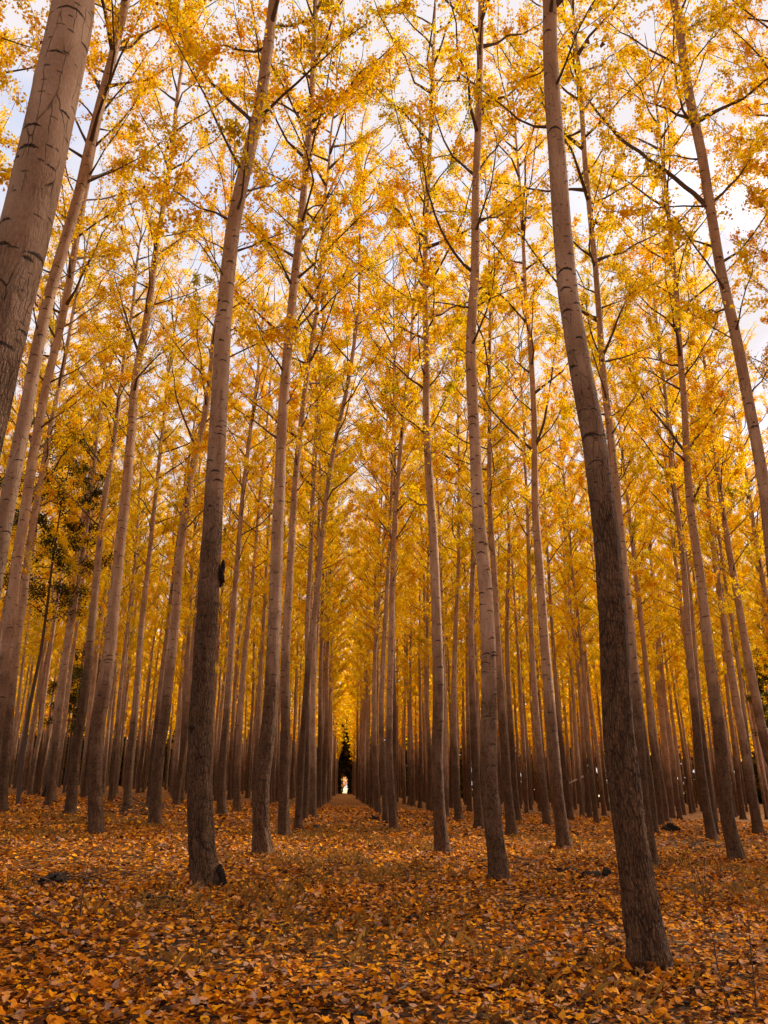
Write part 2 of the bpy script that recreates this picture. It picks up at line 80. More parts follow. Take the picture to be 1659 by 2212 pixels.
'r1033': {"b":[5.74,34.47],"p":[[0.0,0.0,0.189],[0.5,-0.016,0.185],[1.0,-0.031,0.181],[1.5,-0.044,0.177],[2.0,-0.055,0.174],[2.5,-0.061,0.17],[3.0,-0.063,0.166],[3.5,-0.063,0.163],[4.0,-0.062,0.16],[5.0,-0.057,0.153],[6.0,-0.051,0.146],[7.0,-0.042,0.14],[8.0,-0.018,0.134],[9.0,0.016,0.129],[10.0,0.077,0.123],[11.0,0.17,0.118],[12.0,0.237,0.113],[12.09,0.256,0.112]]},
'r990': {"b":[5.96,42.0],"p":[[0.0,0.0,0.194],[0.5,-0.021,0.19],[1.0,-0.042,0.186],[1.5,-0.061,0.183],[2.0,-0.078,0.179],[2.5,-0.093,0.176],[3.0,-0.104,0.172],[3.5,-0.112,0.169],[4.0,-0.118,0.165],[5.0,-0.113,0.158],[6.0,-0.08,0.151],[7.0,-0.032,0.145],[8.0,0.029,0.138],[9.0,0.094,0.132],[10.0,0.159,0.125],[11.0,0.228,0.119],[12.0,0.31,0.113],[13.0,0.399,0.107],[14.0,0.474,0.101],[15.0,0.507,0.095],[16.0,0.518,0.089],[17.0,0.543,0.083],[18.0,0.573,0.077],[18.44,0.591,0.075]]},
'r1118': {"b":[9.84,45.74],"p":[[0.0,0.0,0.191],[0.5,-0.029,0.188],[1.0,-0.057,0.185],[1.5,-0.082,0.183],[2.0,-0.092,0.18],[2.5,-0.094,0.177],[3.0,-0.095,0.174],[3.5,-0.096,0.172],[4.0,-0.101,0.169],[5.0,-0.112,0.163],[6.0,-0.123,0.158],[7.0,-0.13,0.152],[8.0,-0.131,0.146],[9.0,-0.113,0.141],[10.0,-0.081,0.135],[11.0,-0.034,0.129],[12.0,0.032,0.123],[13.0,0.109,0.117],[14.0,0.2,0.112],[14.84,0.29,0.107]]},
'r1181': {"b":[9.99,39.72],"p":[[0.0,0.0,0.193],[0.5,-0.033,0.19],[1.0,-0.064,0.186],[1.5,-0.085,0.183],[2.0,-0.103,0.179],[2.5,-0.121,0.176],[3.0,-0.138,0.172],[3.5,-0.154,0.169],[4.0,-0.167,0.165],[5.0,-0.183,0.159],[6.0,-0.201,0.152],[7.0,-0.215,0.145],[8.0,-0.215,0.139],[9.0,-0.203,0.132],[10.0,-0.192,0.126],[11.0,-0.175,0.119],[12.0,-0.134,0.113],[13.0,-0.089,0.106],[14.0,-0.051,0.1],[15.0,-0.015,0.094],[16.0,0.027,0.087],[16.97,0.071,0.081]]},
'r1218': {"b":[6.33,23.39],"p":[[0.0,0.0,0.191],[0.5,-0.032,0.187],[1.0,-0.068,0.183],[1.5,-0.094,0.18],[2.0,-0.099,0.176],[2.5,-0.096,0.172],[3.0,-0.092,0.169],[3.5,-0.091,0.165],[4.0,-0.088,0.162],[5.0,-0.081,0.155],[6.0,-0.088,0.148],[7.0,-0.104,0.142],[8.0,-0.105,0.136],[9.0,-0.11,0.13],[10.0,-0.115,0.124],[11.0,-0.089,0.118],[12.0,-0.026,0.112],[13.0,0.052,0.107],[14.0,0.098,0.102],[15.0,0.128,0.097],[16.0,0.154,0.092],[17.0,0.167,0.088],[18.0,0.156,0.083],[18.64,0.141,0.08]],"br":[[0.049,[[-0.03,0.0,12.47],[-0.17,0.04,12.64],[-0.65,0.2,13.31],[-1.4,0.43,14.31],[-1.67,0.58,15.13],[-1.81,0.73,16.03]]],[0.05,[[0.06,-0.0,12.57],[0.38,-0.22,13.51],[0.64,-0.54,14.87],[0.78,-0.78,15.87],[0.93,-1.07,17.06]]],[0.032,[[0.12,0.0,12.72],[0.78,0.36,13.6],[1.58,0.9,15.09]]]]},
'r1232': {"b":[14.71,52.37],"p":[[0.0,0.0,0.231],[0.5,-0.032,0.224],[1.0,-0.064,0.218],[1.5,-0.095,0.212],[2.0,-0.127,0.206],[2.5,-0.158,0.2],[3.0,-0.189,0.194],[3.5,-0.216,0.189],[4.0,-0.239,0.183],[5.0,-0.271,0.173],[6.0,-0.298,0.164],[7.0,-0.303,0.155],[8.0,-0.301,0.147],[9.0,-0.3,0.139],[10.0,-0.301,0.133],[11.0,-0.301,0.127],[12.0,-0.296,0.121],[13.0,-0.288,0.117],[14.0,-0.277,0.113],[15.0,-0.261,0.109],[16.0,-0.243,0.106],[16.97,-0.225,0.105]]},
'R': {"b":[2.68,7.4],"p":[[0.0,0.0,0.158],[0.5,-0.032,0.155],[1.0,-0.051,0.152],[1.5,-0.066,0.149],[2.0,-0.067,0.146],[2.5,-0.046,0.143],[3.0,-0.02,0.14],[3.5,0.003,0.138],[4.0,0.008,0.135],[5.0,-0.02,0.129],[6.0,-0.082,0.124],[7.0,-0.125,0.118],[8.0,-0.119,0.113],[9.0,-0.109,0.108],[10.0,-0.097,0.103],[11.0,-0.06,0.098],[11.77,-0.012,0.094]]},
'r1412': {"b":[6.89,18.27],"p":[[0.0,0.0,0.139],[0.5,-0.02,0.136],[1.0,-0.036,0.133],[1.5,-0.04,0.131],[2.0,-0.027,0.128],[2.5,-0.011,0.125],[3.0,0.003,0.123],[3.5,0.013,0.121],[4.0,0.022,0.118],[5.0,0.041,0.114],[6.0,0.062,0.109],[7.0,0.082,0.105],[8.0,0.096,0.102],[9.0,0.098,0.098],[10.0,0.102,0.095],[11.0,0.107,0.092],[12.0,0.119,0.089],[13.0,0.141,0.087],[14.0,0.183,0.085],[15.0,0.232,0.083],[16.0,0.264,0.081],[17.0,0.278,0.08],[18.0,0.286,0.079],[19.0,0.294,0.078],[20.0,0.312,0.077],[21.0,0.354,0.077],[22.0,0.405,0.077],[23.0,0.454,0.077],[23.84,0.498,0.077]],"br":[[0.033,[[0.13,0.0,13.0],[0.08,0.03,13.11],[-0.01,0.25,13.99],[0.0,0.48,14.9],[0.27,0.81,16.31]]],[0.044,[[0.16,-0.0,13.05],[0.23,-0.02,13.12],[0.5,-0.21,13.86],[0.81,-0.38,14.52],[1.2,-0.59,15.26]]],[0.026,[[0.23,0.0,12.88],[0.92,0.19,13.21],[1.71,0.42,13.61],[2.36,0.62,14.23]]]]},
'r1592': {"b":[10.27,21.21],"p":[[0.0,0.0,0.192],[0.5,-0.061,0.187],[1.0,-0.105,0.182],[1.5,-0.096,0.177],[2.0,-0.063,0.173],[2.5,-0.029,0.168],[3.0,-0.003,0.164],[3.5,0.014,0.159],[4.0,0.029,0.155],[5.0,0.06,0.147],[6.0,0.111,0.14],[7.0,0.158,0.133],[8.0,0.175,0.126],[9.0,0.16,0.12],[10.0,0.177,0.114],[11.0,0.232,0.109],[12.0,0.316,0.104],[13.0,0.409,0.1],[14.0,0.479,0.096],[15.0,0.537,0.092],[16.0,0.61,0.089],[17.0,0.684,0.087],[17.91,0.762,0.085]],"br":[[0.049,[[0.27,0.0,11.63],[0.19,0.04,11.83],[-0.12,0.2,12.59],[-0.67,0.43,13.71],[-0.87,0.58,14.53],[-0.97,0.75,15.54]]],[0.041,[[0.32,0.0,11.72],[1.24,0.35,12.81],[2.05,0.68,13.9],[2.82,0.99,14.91]]],[0.029,[[0.19,-0.0,11.32],[-0.49,-0.27,11.87],[-0.99,-0.53,12.51],[-1.11,-0.72,13.09]]]]},
'r1538': {"b":[13.93,30.55],"p":[[0.0,0.0,0.184],[0.5,-0.026,0.182],[1.0,-0.05,0.179],[1.5,-0.066,0.176],[2.0,-0.074,0.173],[2.5,-0.071,0.17],[3.0,-0.06,0.167],[3.5,-0.042,0.164],[4.0,-0.009,0.161],[5.0,0.043,0.155],[6.0,0.075,0.149],[7.0,0.108,0.143],[8.0,0.162,0.137],[9.0,0.236,0.131],[10.0,0.314,0.125],[11.0,0.355,0.119],[12.0,0.356,0.113],[13.0,0.354,0.107],[14.0,0.357,0.101],[15.0,0.383,0.094],[16.0,0.419,0.088],[17.0,0.46,0.082],[18.0,0.506,0.076],[18.26,0.53,0.074]]},
'r1549': {"b":[17.57,38.05],"p":[[0.0,0.0,0.13],[0.5,-0.013,0.127],[1.0,-0.025,0.124],[1.5,-0.028,0.121],[2.0,-0.021,0.118],[2.5,-0.011,0.115],[3.0,0.001,0.113],[3.5,0.013,0.11],[4.0,0.03,0.107],[5.0,0.055,0.101],[6.0,0.089,0.096],[7.0,0.134,0.091],[7.55,0.174,0.088]]},
'r1640': {"b":[19.8,38.37],"p":[[0.0,0.0,0.236],[0.5,-0.014,0.233],[1.0,-0.026,0.229],[1.5,-0.035,0.226],[2.0,-0.036,0.223],[2.5,-0.035,0.219],[3.0,-0.038,0.216],[3.5,-0.044,0.212],[4.0,-0.056,0.208],[5.0,-0.08,0.201],[6.0,-0.109,0.193],[7.0,-0.138,0.185],[8.0,-0.157,0.177],[9.0,-0.159,0.168],[10.0,-0.158,0.159],[11.0,-0.163,0.15],[12.0,-0.173,0.141],[13.0,-0.161,0.131],[14.0,-0.13,0.122],[15.0,-0.078,0.112],[16.0,-0.002,0.101],[17.0,0.073,0.091],[17.8,0.136,0.082]]},
'r38': {"b":[19.5,34.0],"p":[[0.0,0.0,0.236],[0.5,-0.146,0.233],[1.0,-0.293,0.229],[1.5,-0.439,0.225],[2.0,-0.586,0.221],[2.5,-0.732,0.218],[3.0,-0.878,0.214],[3.5,-1.006,0.21],[4.0,-1.077,0.207],[5.0,-1.119,0.199],[6.0,-1.159,0.192],[7.0,-1.198,0.185],[8.0,-1.231,0.177],[9.0,-1.237,0.17],[10.0,-1.223,0.163],[11.0,-1.225,0.156],[12.0,-1.243,0.148],[13.0,-1.258,0.141],[14.0,-1.273,0.134],[15.0,-1.269,0.127],[16.0,-1.235,0.12],[17.0,-1.189,0.113],[18.0,-1.14,0.105],[19.0,-1.094,0.098],[20.0,-1.067,0.091],[21.0,-1.022,0.084],[22.0,-0.973,0.077],[22.34,-0.947,0.075]]},
'right39': {"b":[7.2,12.9],"p":[[0.0,0.0,0.102],[0.5,0.043,0.102],[1.0,0.086,0.102],[1.5,0.129,0.102],[2.0,0.171,0.102],[2.5,0.214,0.102],[3.0,0.257,0.102],[3.5,0.3,0.102],[4.0,0.351,0.102],[5.0,0.428,0.102],[6.0,0.513,0.102],[7.0,0.592,0.102],[8.0,0.649,0.102],[9.0,0.644,0.102],[10.0,0.599,0.102],[11.0,0.571,0.102],[12.0,0.567,0.102],[13.0,0.571,0.102],[14.0,0.582,0.102],[15.0,0.59,0.102],[16.0,0.587,0.102],[17.0,0.571,0.102],[18.0,0.564,0.102],[19.0,0.566,0.102],[19.37,0.57,0.1]],"br":[[0.055,[[0.6,0.0,13.57],[0.5,0.04,13.67],[0.2,0.26,14.51],[-0.45,0.59,15.64],[-0.97,0.86,16.63],[-1.23,1.05,17.42],[-1.61,1.37,18.87],[-1.73,1.64,20.26]]],[0.035,[[0.66,0.0,13.63],[1.54,0.4,14.78],[2.58,0.9,16.38]]],[0.023,[[0.58,-0.0,13.64],[-0.39,-0.26,13.4],[-1.24,-0.49,13.07],[-1.99,-0.7,12.88]]],[0.03,[[0.52,0.0,17.62],[0.09,0.22,18.42],[-0.5,0.5,19.39],[-1.01,0.78,20.48]]],[0.024,[[0.57,-0.0,17.62],[1.02,-0.49,17.97],[1.33,-0.84,18.17]]]]},
'r1432': {"b":[20.65,51.62],"p":[[0.0,0.0,0.24],[0.5,0.021,0.237],[1.0,0.027,0.234],[1.5,0.014,0.231],[2.0,-0.004,0.228],[2.5,-0.024,0.224],[3.0,-0.046,0.221],[3.5,-0.069,0.218],[4.0,-0.092,0.214],[5.0,-0.111,0.208],[6.0,-0.118,0.201],[7.0,-0.119,0.193],[8.0,-0.115,0.186],[9.0,-0.107,0.178],[10.0,-0.089,0.17],[11.0,-0.058,0.162],[12.0,-0.017,0.154],[13.0,0.017,0.146],[14.0,0.043,0.137],[15.0,0.061,0.128],[15.6,0.072,0.123]]},
'r1414': {"b":[12.9,33.6],"p":[[0.0,0.0,0.166],[0.5,0.027,0.163],[1.0,0.051,0.161],[1.5,0.065,0.158],[2.0,0.073,0.155],[2.5,0.071,0.152],[3.0,0.065,0.149],[3.5,0.063,0.147],[3.91,0.062,0.144]]},
'r1452': {"b":[27.11,66.26],"p":[[0.0,0.0,0.261],[0.5,0.013,0.257],[1.0,0.026,0.253],[1.5,0.039,0.249],[2.0,0.051,0.245],[2.5,0.059,0.241],[3.0,0.065,0.237],[3.5,0.07,0.233],[4.0,0.078,0.23],[5.0,0.094,0.222],[6.0,0.115,0.214],[7.0,0.136,0.207],[8.0,0.157,0.2],[9.0,0.18,0.193],[10.0,0.216,0.186],[11.0,0.268,0.179],[12.0,0.326,0.173],[13.0,0.387,0.166],[14.0,0.45,0.16],[15.0,0.519,0.154],[16.0,0.584,0.148],[16.6,0.633,0.144]]},
'r1471': {"b":[41.36,98.22],"p":[[0.0,0.0,0.308],[0.5,0.031,0.306],[1.0,0.062,0.303],[1.5,0.093,0.3],[2.0,0.125,0.298],[2.5,0.156,0.295],[3.0,0.187,0.292],[3.5,0.218,0.289],[4.0,0.256,0.286],[5.0,0.314,0.28],[6.0,0.378,0.274],[7.0,0.443,0.268],[8.0,0.507,0.262],[9.0,0.573,0.256],[10.0,0.641,0.249],[11.0,0.709,0.243],[12.0,0.778,0.236],[13.0,0.855,0.229],[14.0,0.945,0.222],[15.0,1.038,0.215],[16.0,1.115,0.207],[16.08,1.139,0.207]]},
'r1604': {"b":[34.69,69.48],"p":[[0.0,0.0,0.261],[0.5,-0.006,0.255],[1.0,-0.011,0.25],[1.5,-0.017,0.245],[2.0,-0.021,0.24],[2.5,-0.019,0.235],[3.0,-0.007,0.23],[3.5,0.009,0.225],[4.0,0.027,0.22],[5.0,0.051,0.211],[6.0,0.066,0.202],[7.0,0.076,0.193],[8.0,0.086,0.184],[9.0,0.095,0.175],[10.0,0.114,0.167],[11.0,0.166,0.159],[12.0,0.233,0.152],[12.66,0.288,0.147]]},
'r1257': {"b":[23.9,80.49],"p":[[0.0,0.0,0.299],[0.5,-0.001,0.292],[1.0,-0.002,0.286],[1.5,-0.003,0.279],[2.0,-0.004,0.273],[2.5,-0.005,0.267],[3.0,-0.007,0.261],[3.5,-0.013,0.255],[4.0,-0.023,0.25],[5.0,-0.04,0.239],[6.0,-0.058,0.229],[7.0,-0.069,0.22],[8.0,-0.058,0.211],[9.0,-0.039,0.203],[10.0,-0.018,0.195],[11.0,0.003,0.189],[12.0,0.025,0.182],[13.0,0.054,0.177],[14.0,0.088,0.172],[15.0,0.122,0.168],[15.87,0.154,0.165]]},
'r1305': {"b":[21.73,67.1],"p":[[0.0,0.0,0.197],[0.5,-0.022,0.196],[1.0,-0.043,0.195],[1.5,-0.064,0.193],[2.0,-0.08,0.192],[2.5,-0.083,0.19],[3.0,-0.081,0.188],[3.5,-0.079,0.187],[4.0,-0.08,0.185],[5.0,-0.094,0.181],[6.0,-0.123,0.177],[7.0,-0.156,0.173],[8.0,-0.194,0.169],[9.0,-0.248,0.164],[10.0,-0.311,0.159],[11.0,-0.348,0.154],[12.0,-0.345,0.148],[13.0,-0.332,0.142],[14.0,-0.325,0.136],[15.0,-0.321,0.13],[15.33,-0.319,0.127]]},
}
LABELS = {
'bigleft': 'massive rough poplar trunk leaning across the upper left corner, thickest in the picture',
'left2': 'pale scarred poplar rising directly behind the massive corner trunk, forked twice near the top',
'left3': 'tall pale poplar at the left border beside the dark green leaves, steep fork halfway up',
'left4': 'slim poplar on the left border, standing in front of the dark green foliage',
'l111': 'mid-distance poplar just right of the black broken snag, bare brown lower trunk',
'l150': 'slightly leaning poplar between the black snag and the straight dark-barked poplar on the left',
'l210': 'sturdy dark-barked poplar on the left with one long curved limb high up',
'l274': 'slender poplar behind the brush pile, between two sturdier poplars on the left',
'l333': 'poplar leaning right until its top hides behind the burled trunk',
'A': 'thick poplar with a black burl on its side and a knobby swollen foot',
'B': 'straight furrowed poplar, second along the path on the left',
'C': 'poplar with a faint S bend, third along the path on the left',
'Dt': 'thin poplar tilting towards the path, fourth along the path on the left',
'E': 'fifth poplar along the left side of the path, partly hidden by the tilting one',
'F': 'sixth poplar along the left side of the path',
'G': 'seventh poplar along the left side of the path',
'p478': 'poplar just right of the burled trunk, left one of a close pair',
'p513': 'narrow-forked poplar right of the burled trunk, right one of a close pair',
'p495': 'thin far poplar seen between the close pair right of the burled trunk',
'p392': 'dark-footed poplar whose trunk shows at the left side of the burled trunk',
'p376': 'thin far poplar left of the dark-footed one beside the burled trunk',
'p180': 'far poplar right behind the sturdy dark-barked one on the left',
'p245': 'far poplar in the gap between the sturdy dark-barked trunk and the slender one',
'p80': 'crooked far poplar with a kinked pale stem, left of the black snag',
'R': 'big foreground poplar on the right with deeply furrowed bark and a flared foot',
'r1081': 'furrowed poplar right of centre with paired limbs, second along the path on the right',
'r956': 'straight poplar right of the path with one long arching limb, third along the row',
'r850': 'pale poplar forking in a V above the path, fourth along the right row',
'r835': 'thin bowed poplar touching the V-forked one beside the path',
'r817': 'slim poplar beside the path, sixth along the right row',
'r1104': 'poplar close behind the furrowed right-of-centre trunk, showing on its right side',
'r1033': 'poplar close behind the furrowed right-of-centre trunk, showing on its left side',
'r990': 'slim poplar midway between the straight third poplar and the furrowed one on the right',
'r1118': 'slim far poplar right of the pair behind the furrowed right-of-centre trunk',
'r1181': 'slim poplar immediately left of the one with the wide Y fork',
'r1218': 'poplar with a wide Y fork high up, standing left of the big foreground trunk',
'r1232': 'thin far poplar emerging right beside the foot of the Y-forked poplar',
'r1412': 'poplar half hidden behind the big foreground trunk, forked in its pale upper part',
'r1592': 'sturdy poplar near the right border with two limbs spreading in a broad V',
'r1538': 'leaning poplar left of the sturdy broad-V one near the right border',
'r1549': 'thin poplar tucked behind the leaning one near the right border',
'r1640': 'leaning brown poplar at the right border with its foot still in view',
'r38': 'poplar entering from the right border, leaning in with its foot out of view',
'right39': 'large pale poplar in the upper right corner with a long bare limb reaching left',
'r1432': 'poplar right of the big foreground trunk with black debris at its foot',
'r1414': 'poplar showing along the right edge of the big foreground trunk, straight lower stem',
'r1452': 'slim far poplar right of the one with black debris at its foot',
'r1604': 'pale thin far poplar between the sturdy broad-V one and the right border',
'r1257': 'far poplar beside the broken post with the pale stick',
'r1305': 'far poplar just left of the big foreground trunk, gently bent',
}

# ---------------------------------------------------------------- helpers
R_ = math.radians
rng = np.random.default_rng(7)
col = sc.collection

def gz(x, y):
    """ground height: the stand falls gently to the east, with low bumps"""
    x = np.asarray(x, float); y = np.asarray(y, float)
    b = 0.025*np.sin(0.9*x+0.4)*np.sin(0.8*y+1.0) + 0.03*np.sin(0.37*x-0.5*y) + 0.02*np.sin(1.1*y-0.6*x+2.0)
    d = np.hypot(x, y-15)
    return SLOPE*60*np.tanh(x/60) + b*np.exp(-(d/80)**2)

def link(o, parent=None):
    col.objects.link(o)
    if parent is not None: o.parent = parent
    return o

def mesh_np(name, V, F, mats=(), mi=None, uv=None, pt=None, fa=None, smooth=True):
    """mesh from numpy arrays; F is an (n,3) or (n,4) array; pt / fa: point and face float attributes"""
    me = bpy.data.meshes.new(name)
    V = np.ascontiguousarray(V, np.float32); F = np.ascontiguousarray(F, np.int32)
    k = F.shape[1]
    me.vertices.add(len(V)); me.vertices.foreach_set('co', V.ravel())
    me.loops.add(F.size); me.loops.foreach_set('vertex_index', F.ravel())
    me.polygons.add(len(F)); me.polygons.foreach_set('loop_start', np.arange(0, F.size, k, dtype=np.int32))
    for m in mats: me.materials.append(m)
    if mi is not None: me.polygons.foreach_set('material_index', np.ascontiguousarray(mi, np.int32))
    me.polygons.foreach_set('use_smooth', np.full(len(F), smooth))
    if uv is not None:
        l = me.uv_layers.new(name='UVMap'); l.data.foreach_set('uv', np.ascontiguousarray(uv[F.ravel()], np.float32).ravel())
    for d, dom in ((pt, 'POINT'), (fa, 'FACE')):
        for n, a in (d or {}).items():
            at = me.attributes.new(n, 'FLOAT', dom); at.data.foreach_set('value', np.ascontiguousarray(a, np.float32))
    me.update(calc_edges=True); me.validate()
    return me

class Geo:
    """collects quad/tri pieces that all carry uv and hgt"""
    def __init__(s): s.V=[]; s.F=[]; s.U=[]; s.H=[]; s.M=[]; s.n=0
    def add(s, V, F, U, H, m=0):
        if F.shape[1] == 3: F = np.c_[F, F[:, 2]]
        s.V.append(V); s.F.append(F+s.n); s.U.append(U); s.H.append(H); s.M.append(np.full(len(F), m)); s.n += len(V)
    def mesh(s, name, mats):
        V = np.vstack(s.V); F = np.vstack(s.F); U = np.vstack(s.U); H = np.concatenate(s.H); M = np.concatenate(s.M)
        T = np.vstack([F[:, [0,1,2]], F[F[:,2] != F[:,3]][:, [0,2,3]]]); M = np.concatenate([M, M[F[:,2] != F[:,3]]])
        return mesh_np(name, V, T, mats, M, U, {'hgt': H})

def tube(P, rad, sides=6, cap=True, hoff=None, uoff=0.0, bend_noise=None):
    """tapered tube round a polyline; returns V, F, uv(metres), hgt"""
    P = np.asarray(P, float); rad = np.asarray(rad, float); n = len(P)
    t = np.gradient(P, axis=0); t /= np.linalg.norm(t, axis=1)[:, None]+1e-9
    ref = np.array([0, 0, 1.0]) if abs(t[0, 2]) < 0.8 else np.array([0, 1.0, 0])
    a = np.cross(t, ref); a /= np.linalg.norm(a, axis=1)[:, None]+1e-9
    b = np.cross(t, a)
    th = np.linspace(0, 2*np.pi, sides+1)
    c, s_ = np.cos(th), np.sin(th)
    rr = rad[:, None]*np.ones(sides+1) if bend_noise is None else rad[:, None]*bend_noise
    V = P[:, None, :] + rr[..., None]*(a[:, None, :]*c[None, :, None] + b[:, None, :]*s_[None, :, None])
    L = np.r_[0, np.cumsum(np.linalg.norm(np.diff(P, axis=0), axis=1))]
    U = np.stack([np.broadcast_to(th/(2*np.pi), (n, sides+1))*2*np.pi*max(rad.max()*0.85, .01)+uoff, np.broadcast_to(L[:, None], (n, sides+1))], -1)
    H = np.broadcast_to((P[:, 2] if hoff is None else hoff)[:, None], (n, sides+1))
    i = np.arange(n-1)[:, None]*(sides+1) + np.arange(sides)[None, :]
    F = np.stack([i, i+1, i+sides+2, i+sides+1], -1).reshape(-1, 4)
    V = V.reshape(-1, 3); U = U.reshape(-1, 2); H = np.array(H).ravel()
    if cap:
        k = (n-1)*(sides+1)
        F = np.vstack([F, [[k, k+j, k+j+1, k+j+1] for j in range(1, sides)]])
    return V, F, U, H

def vnoise(u, v, nu, seed):
    """value noise, periodic in u with nu cells"""
    r = np.random.default_rng(seed); tab = r.random((nu, 512))
    iu = np.floor(u).astype(int); iv = np.floor(v).astype(int); fu = u-iu; fv = v-iv
    fu = fu*fu*(3-2*fu); fv = fv*fv*(3-2*fv)
    g = lambda a, b: tab[a % nu, b % 512]
    return (g(iu,iv)*(1-fu)+g(iu+1,iv)*fu)*(1-fv) + (g(iu,iv+1)*(1-fu)+g(iu+1,iv+1)*fu)*fv

def trunk_geo(geo, path, H, sides, dz_low, dz, seed, furrow=0.0, flare=0.35, hoff=0.0):
    """path rows: z, x-offset, radius, (y-offset)"""
    r = np.random.default_rng(seed)
    z = np.unique(np.r_[np.arange(-0.25, 3.5, dz_low), np.arange(3.5, 9, (dz+dz_low)/2), np.arange(9, H, dz*1.6), H])
    x = np.interp(z, path[:, 0], path[:, 1]); y = np.interp(z, path[:, 0], path[:, 3]); rad = np.interp(z, path[:, 0], path[:, 2])
    k = np.exp(-((np.arange(-4, 5))/2.0)**2); k /= k.sum()
    sm = lambda a: np.convolve(np.pad(a, 4, mode='edge'), k, 'valid')
    x0 = x[0]; x = sm(x); y = sm(y); rad = sm(rad)
    fl = 1 + flare*np.exp(-np.maximum(z, 0)/0.16) + 0.10*np.exp(-np.maximum(z, 0)/0.7)
    rad = rad*fl
    th = np.linspace(0, 2*np.pi, sides+1) + np.pi/2      # seam on the far side
    tt = (th-th[0])/(2*np.pi)
    lob = 1 + 0.5*np.exp(-np.maximum(z, 0)/0.22)[:, None]*0.22*np.sin(5*th+seed)[None, :] + 0.02*np.sin(2*th+seed*1.7)[None, :]*np.sin(z*0.8+seed)[:, None]
    if furrow > 0:
        amp = furrow*np.clip(1.15-z/5.0, 0.10, 1)[:, None]
        wob = vnoise(tt[None, :]*8 + 0*z[:, None], z[:, None]*1.6 + 0*tt[None, :], 8, seed+5)
        n1 = vnoise(tt[None, :]*26 + 0*z[:, None], z[:, None]*3.2 + 3*wob, 26, seed)
        n2 = vnoise(tt[None, :]*44 + 0*z[:, None], z[:, None]*7 + 3*wob, 44, seed+1)
        rid = 1-np.abs(2*n1-1)*1.6
        d = -amp*np.clip(rid, 0, 1)**2*1.0 + amp*0.5*(n2-0.5)
        # swollen rings under old branch whorls
    else:
        d = np.zeros((len(z), sides+1))
    d[:, -1] = d[:, 0]
    rr = rad[:, None]*lob + d
    bl = np.zeros_like(rr)
    for zk in r.uniform(1.0, 12, 9):
        tk = r.uniform(0, 1); w = ((tt[None, :]-tk+0.5) % 1.0)-0.5
        bl += 0.05*np.exp(-(w/0.09)**2)*np.exp(-((z[:, None]-zk)/0.10)**2)
    rr = rr*(1+bl)
    V = np.stack([x[:, None]+rr*np.cos(th)[None, :], y[:, None]+rr*np.sin(th)[None, :], np.broadcast_to(z[:, None], rr.shape)], -1).reshape(-1, 3)
    circ = 2*np.pi*0.15
    ou, ov = r.uniform(0, 40), r.uniform(0, 40)
    U = np.stack([np.broadcast_to(tt[None, :]*circ+ou, rr.shape), np.broadcast_to(z[:, None]+ov, rr.shape)], -1).reshape(-1, 2)
    n = len(z); i = np.arange(n-1)[:, None]*(sides+1) + np.arange(sides)[None, :]
    F = np.stack([i, i+1, i+sides+2, i+sides+1], -1).reshape(-1, 4)
    geo.add(V, F, U, np.repeat(z+hoff, sides+1), 0)
    return (lambda q: np.interp(q, z, x)), (lambda q: np.interp(q, z, y)), (lambda q: np.interp(q, z, rad))

# leaf shapes -------------------------------------------------------
KITE_V = np.array([[0, 0, 0], [0.46, 0.36, 0.10], [0, 1.0, -0.03], [-0.46, 0.36, 0.10]])
KITE_F = np.array([[0, 1, 2], [0, 2, 3]])
OVATE_V = np.array([[0, 0.02, 0], [0.36, 0.02, 0.06], [0.52, 0.34, 0.12], [0.26, 0.72, 0.05], [0, 1.06, -0.06], [-0.26, 0.72, 0.05], [-0.52, 0.34, 0.12], [-0.36, 0.02, 0.06]])
OVATE_F = np.array([[0,1,2],[0,2,3],[0,3,4],[0,4,5],[0,5,6],[0,6,7]])

def frames(r, n, flat=None):
    """random orthonormal frames; flat in 0..1 pulls the normal up"""
    N = r.normal(size=(n, 3))
    if flat is not None:
        N = N*(1-flat)[:, None]*0.6; N[:, 2] = np.abs(N[:, 2])+flat
    N /= np.linalg.norm(N, axis=1)[:, None]+1e-9
    A = r.normal(size=(n, 3)); A -= (A*N).sum(1)[:, None]*N; A /= np.linalg.norm(A, axis=1)[:, None]+1e-9
    return np.stack([np.cross(A, N), A, N], 1)

def leaves(P, size, Fr, SV, SF, curl=None):
    n = len(P); m = len(SV)
    S = np.broadcast_to(SV, (n, m, 3)).copy()
    if curl is not None:
        S[:, :, 2] += curl[:, None]*(S[:, :, 0]**2*1.6 + (S[:, :, 1]-0.5)**2*0.9)
    V = np.einsum('nmk,nkj->nmj', S*size[:, None, None], Fr) + P[:, None, :]
    F = (SF[None] + (np.arange(n)*m)[:, None, None]).reshape(-1, 3)
    return V.reshape(-1, 3), F

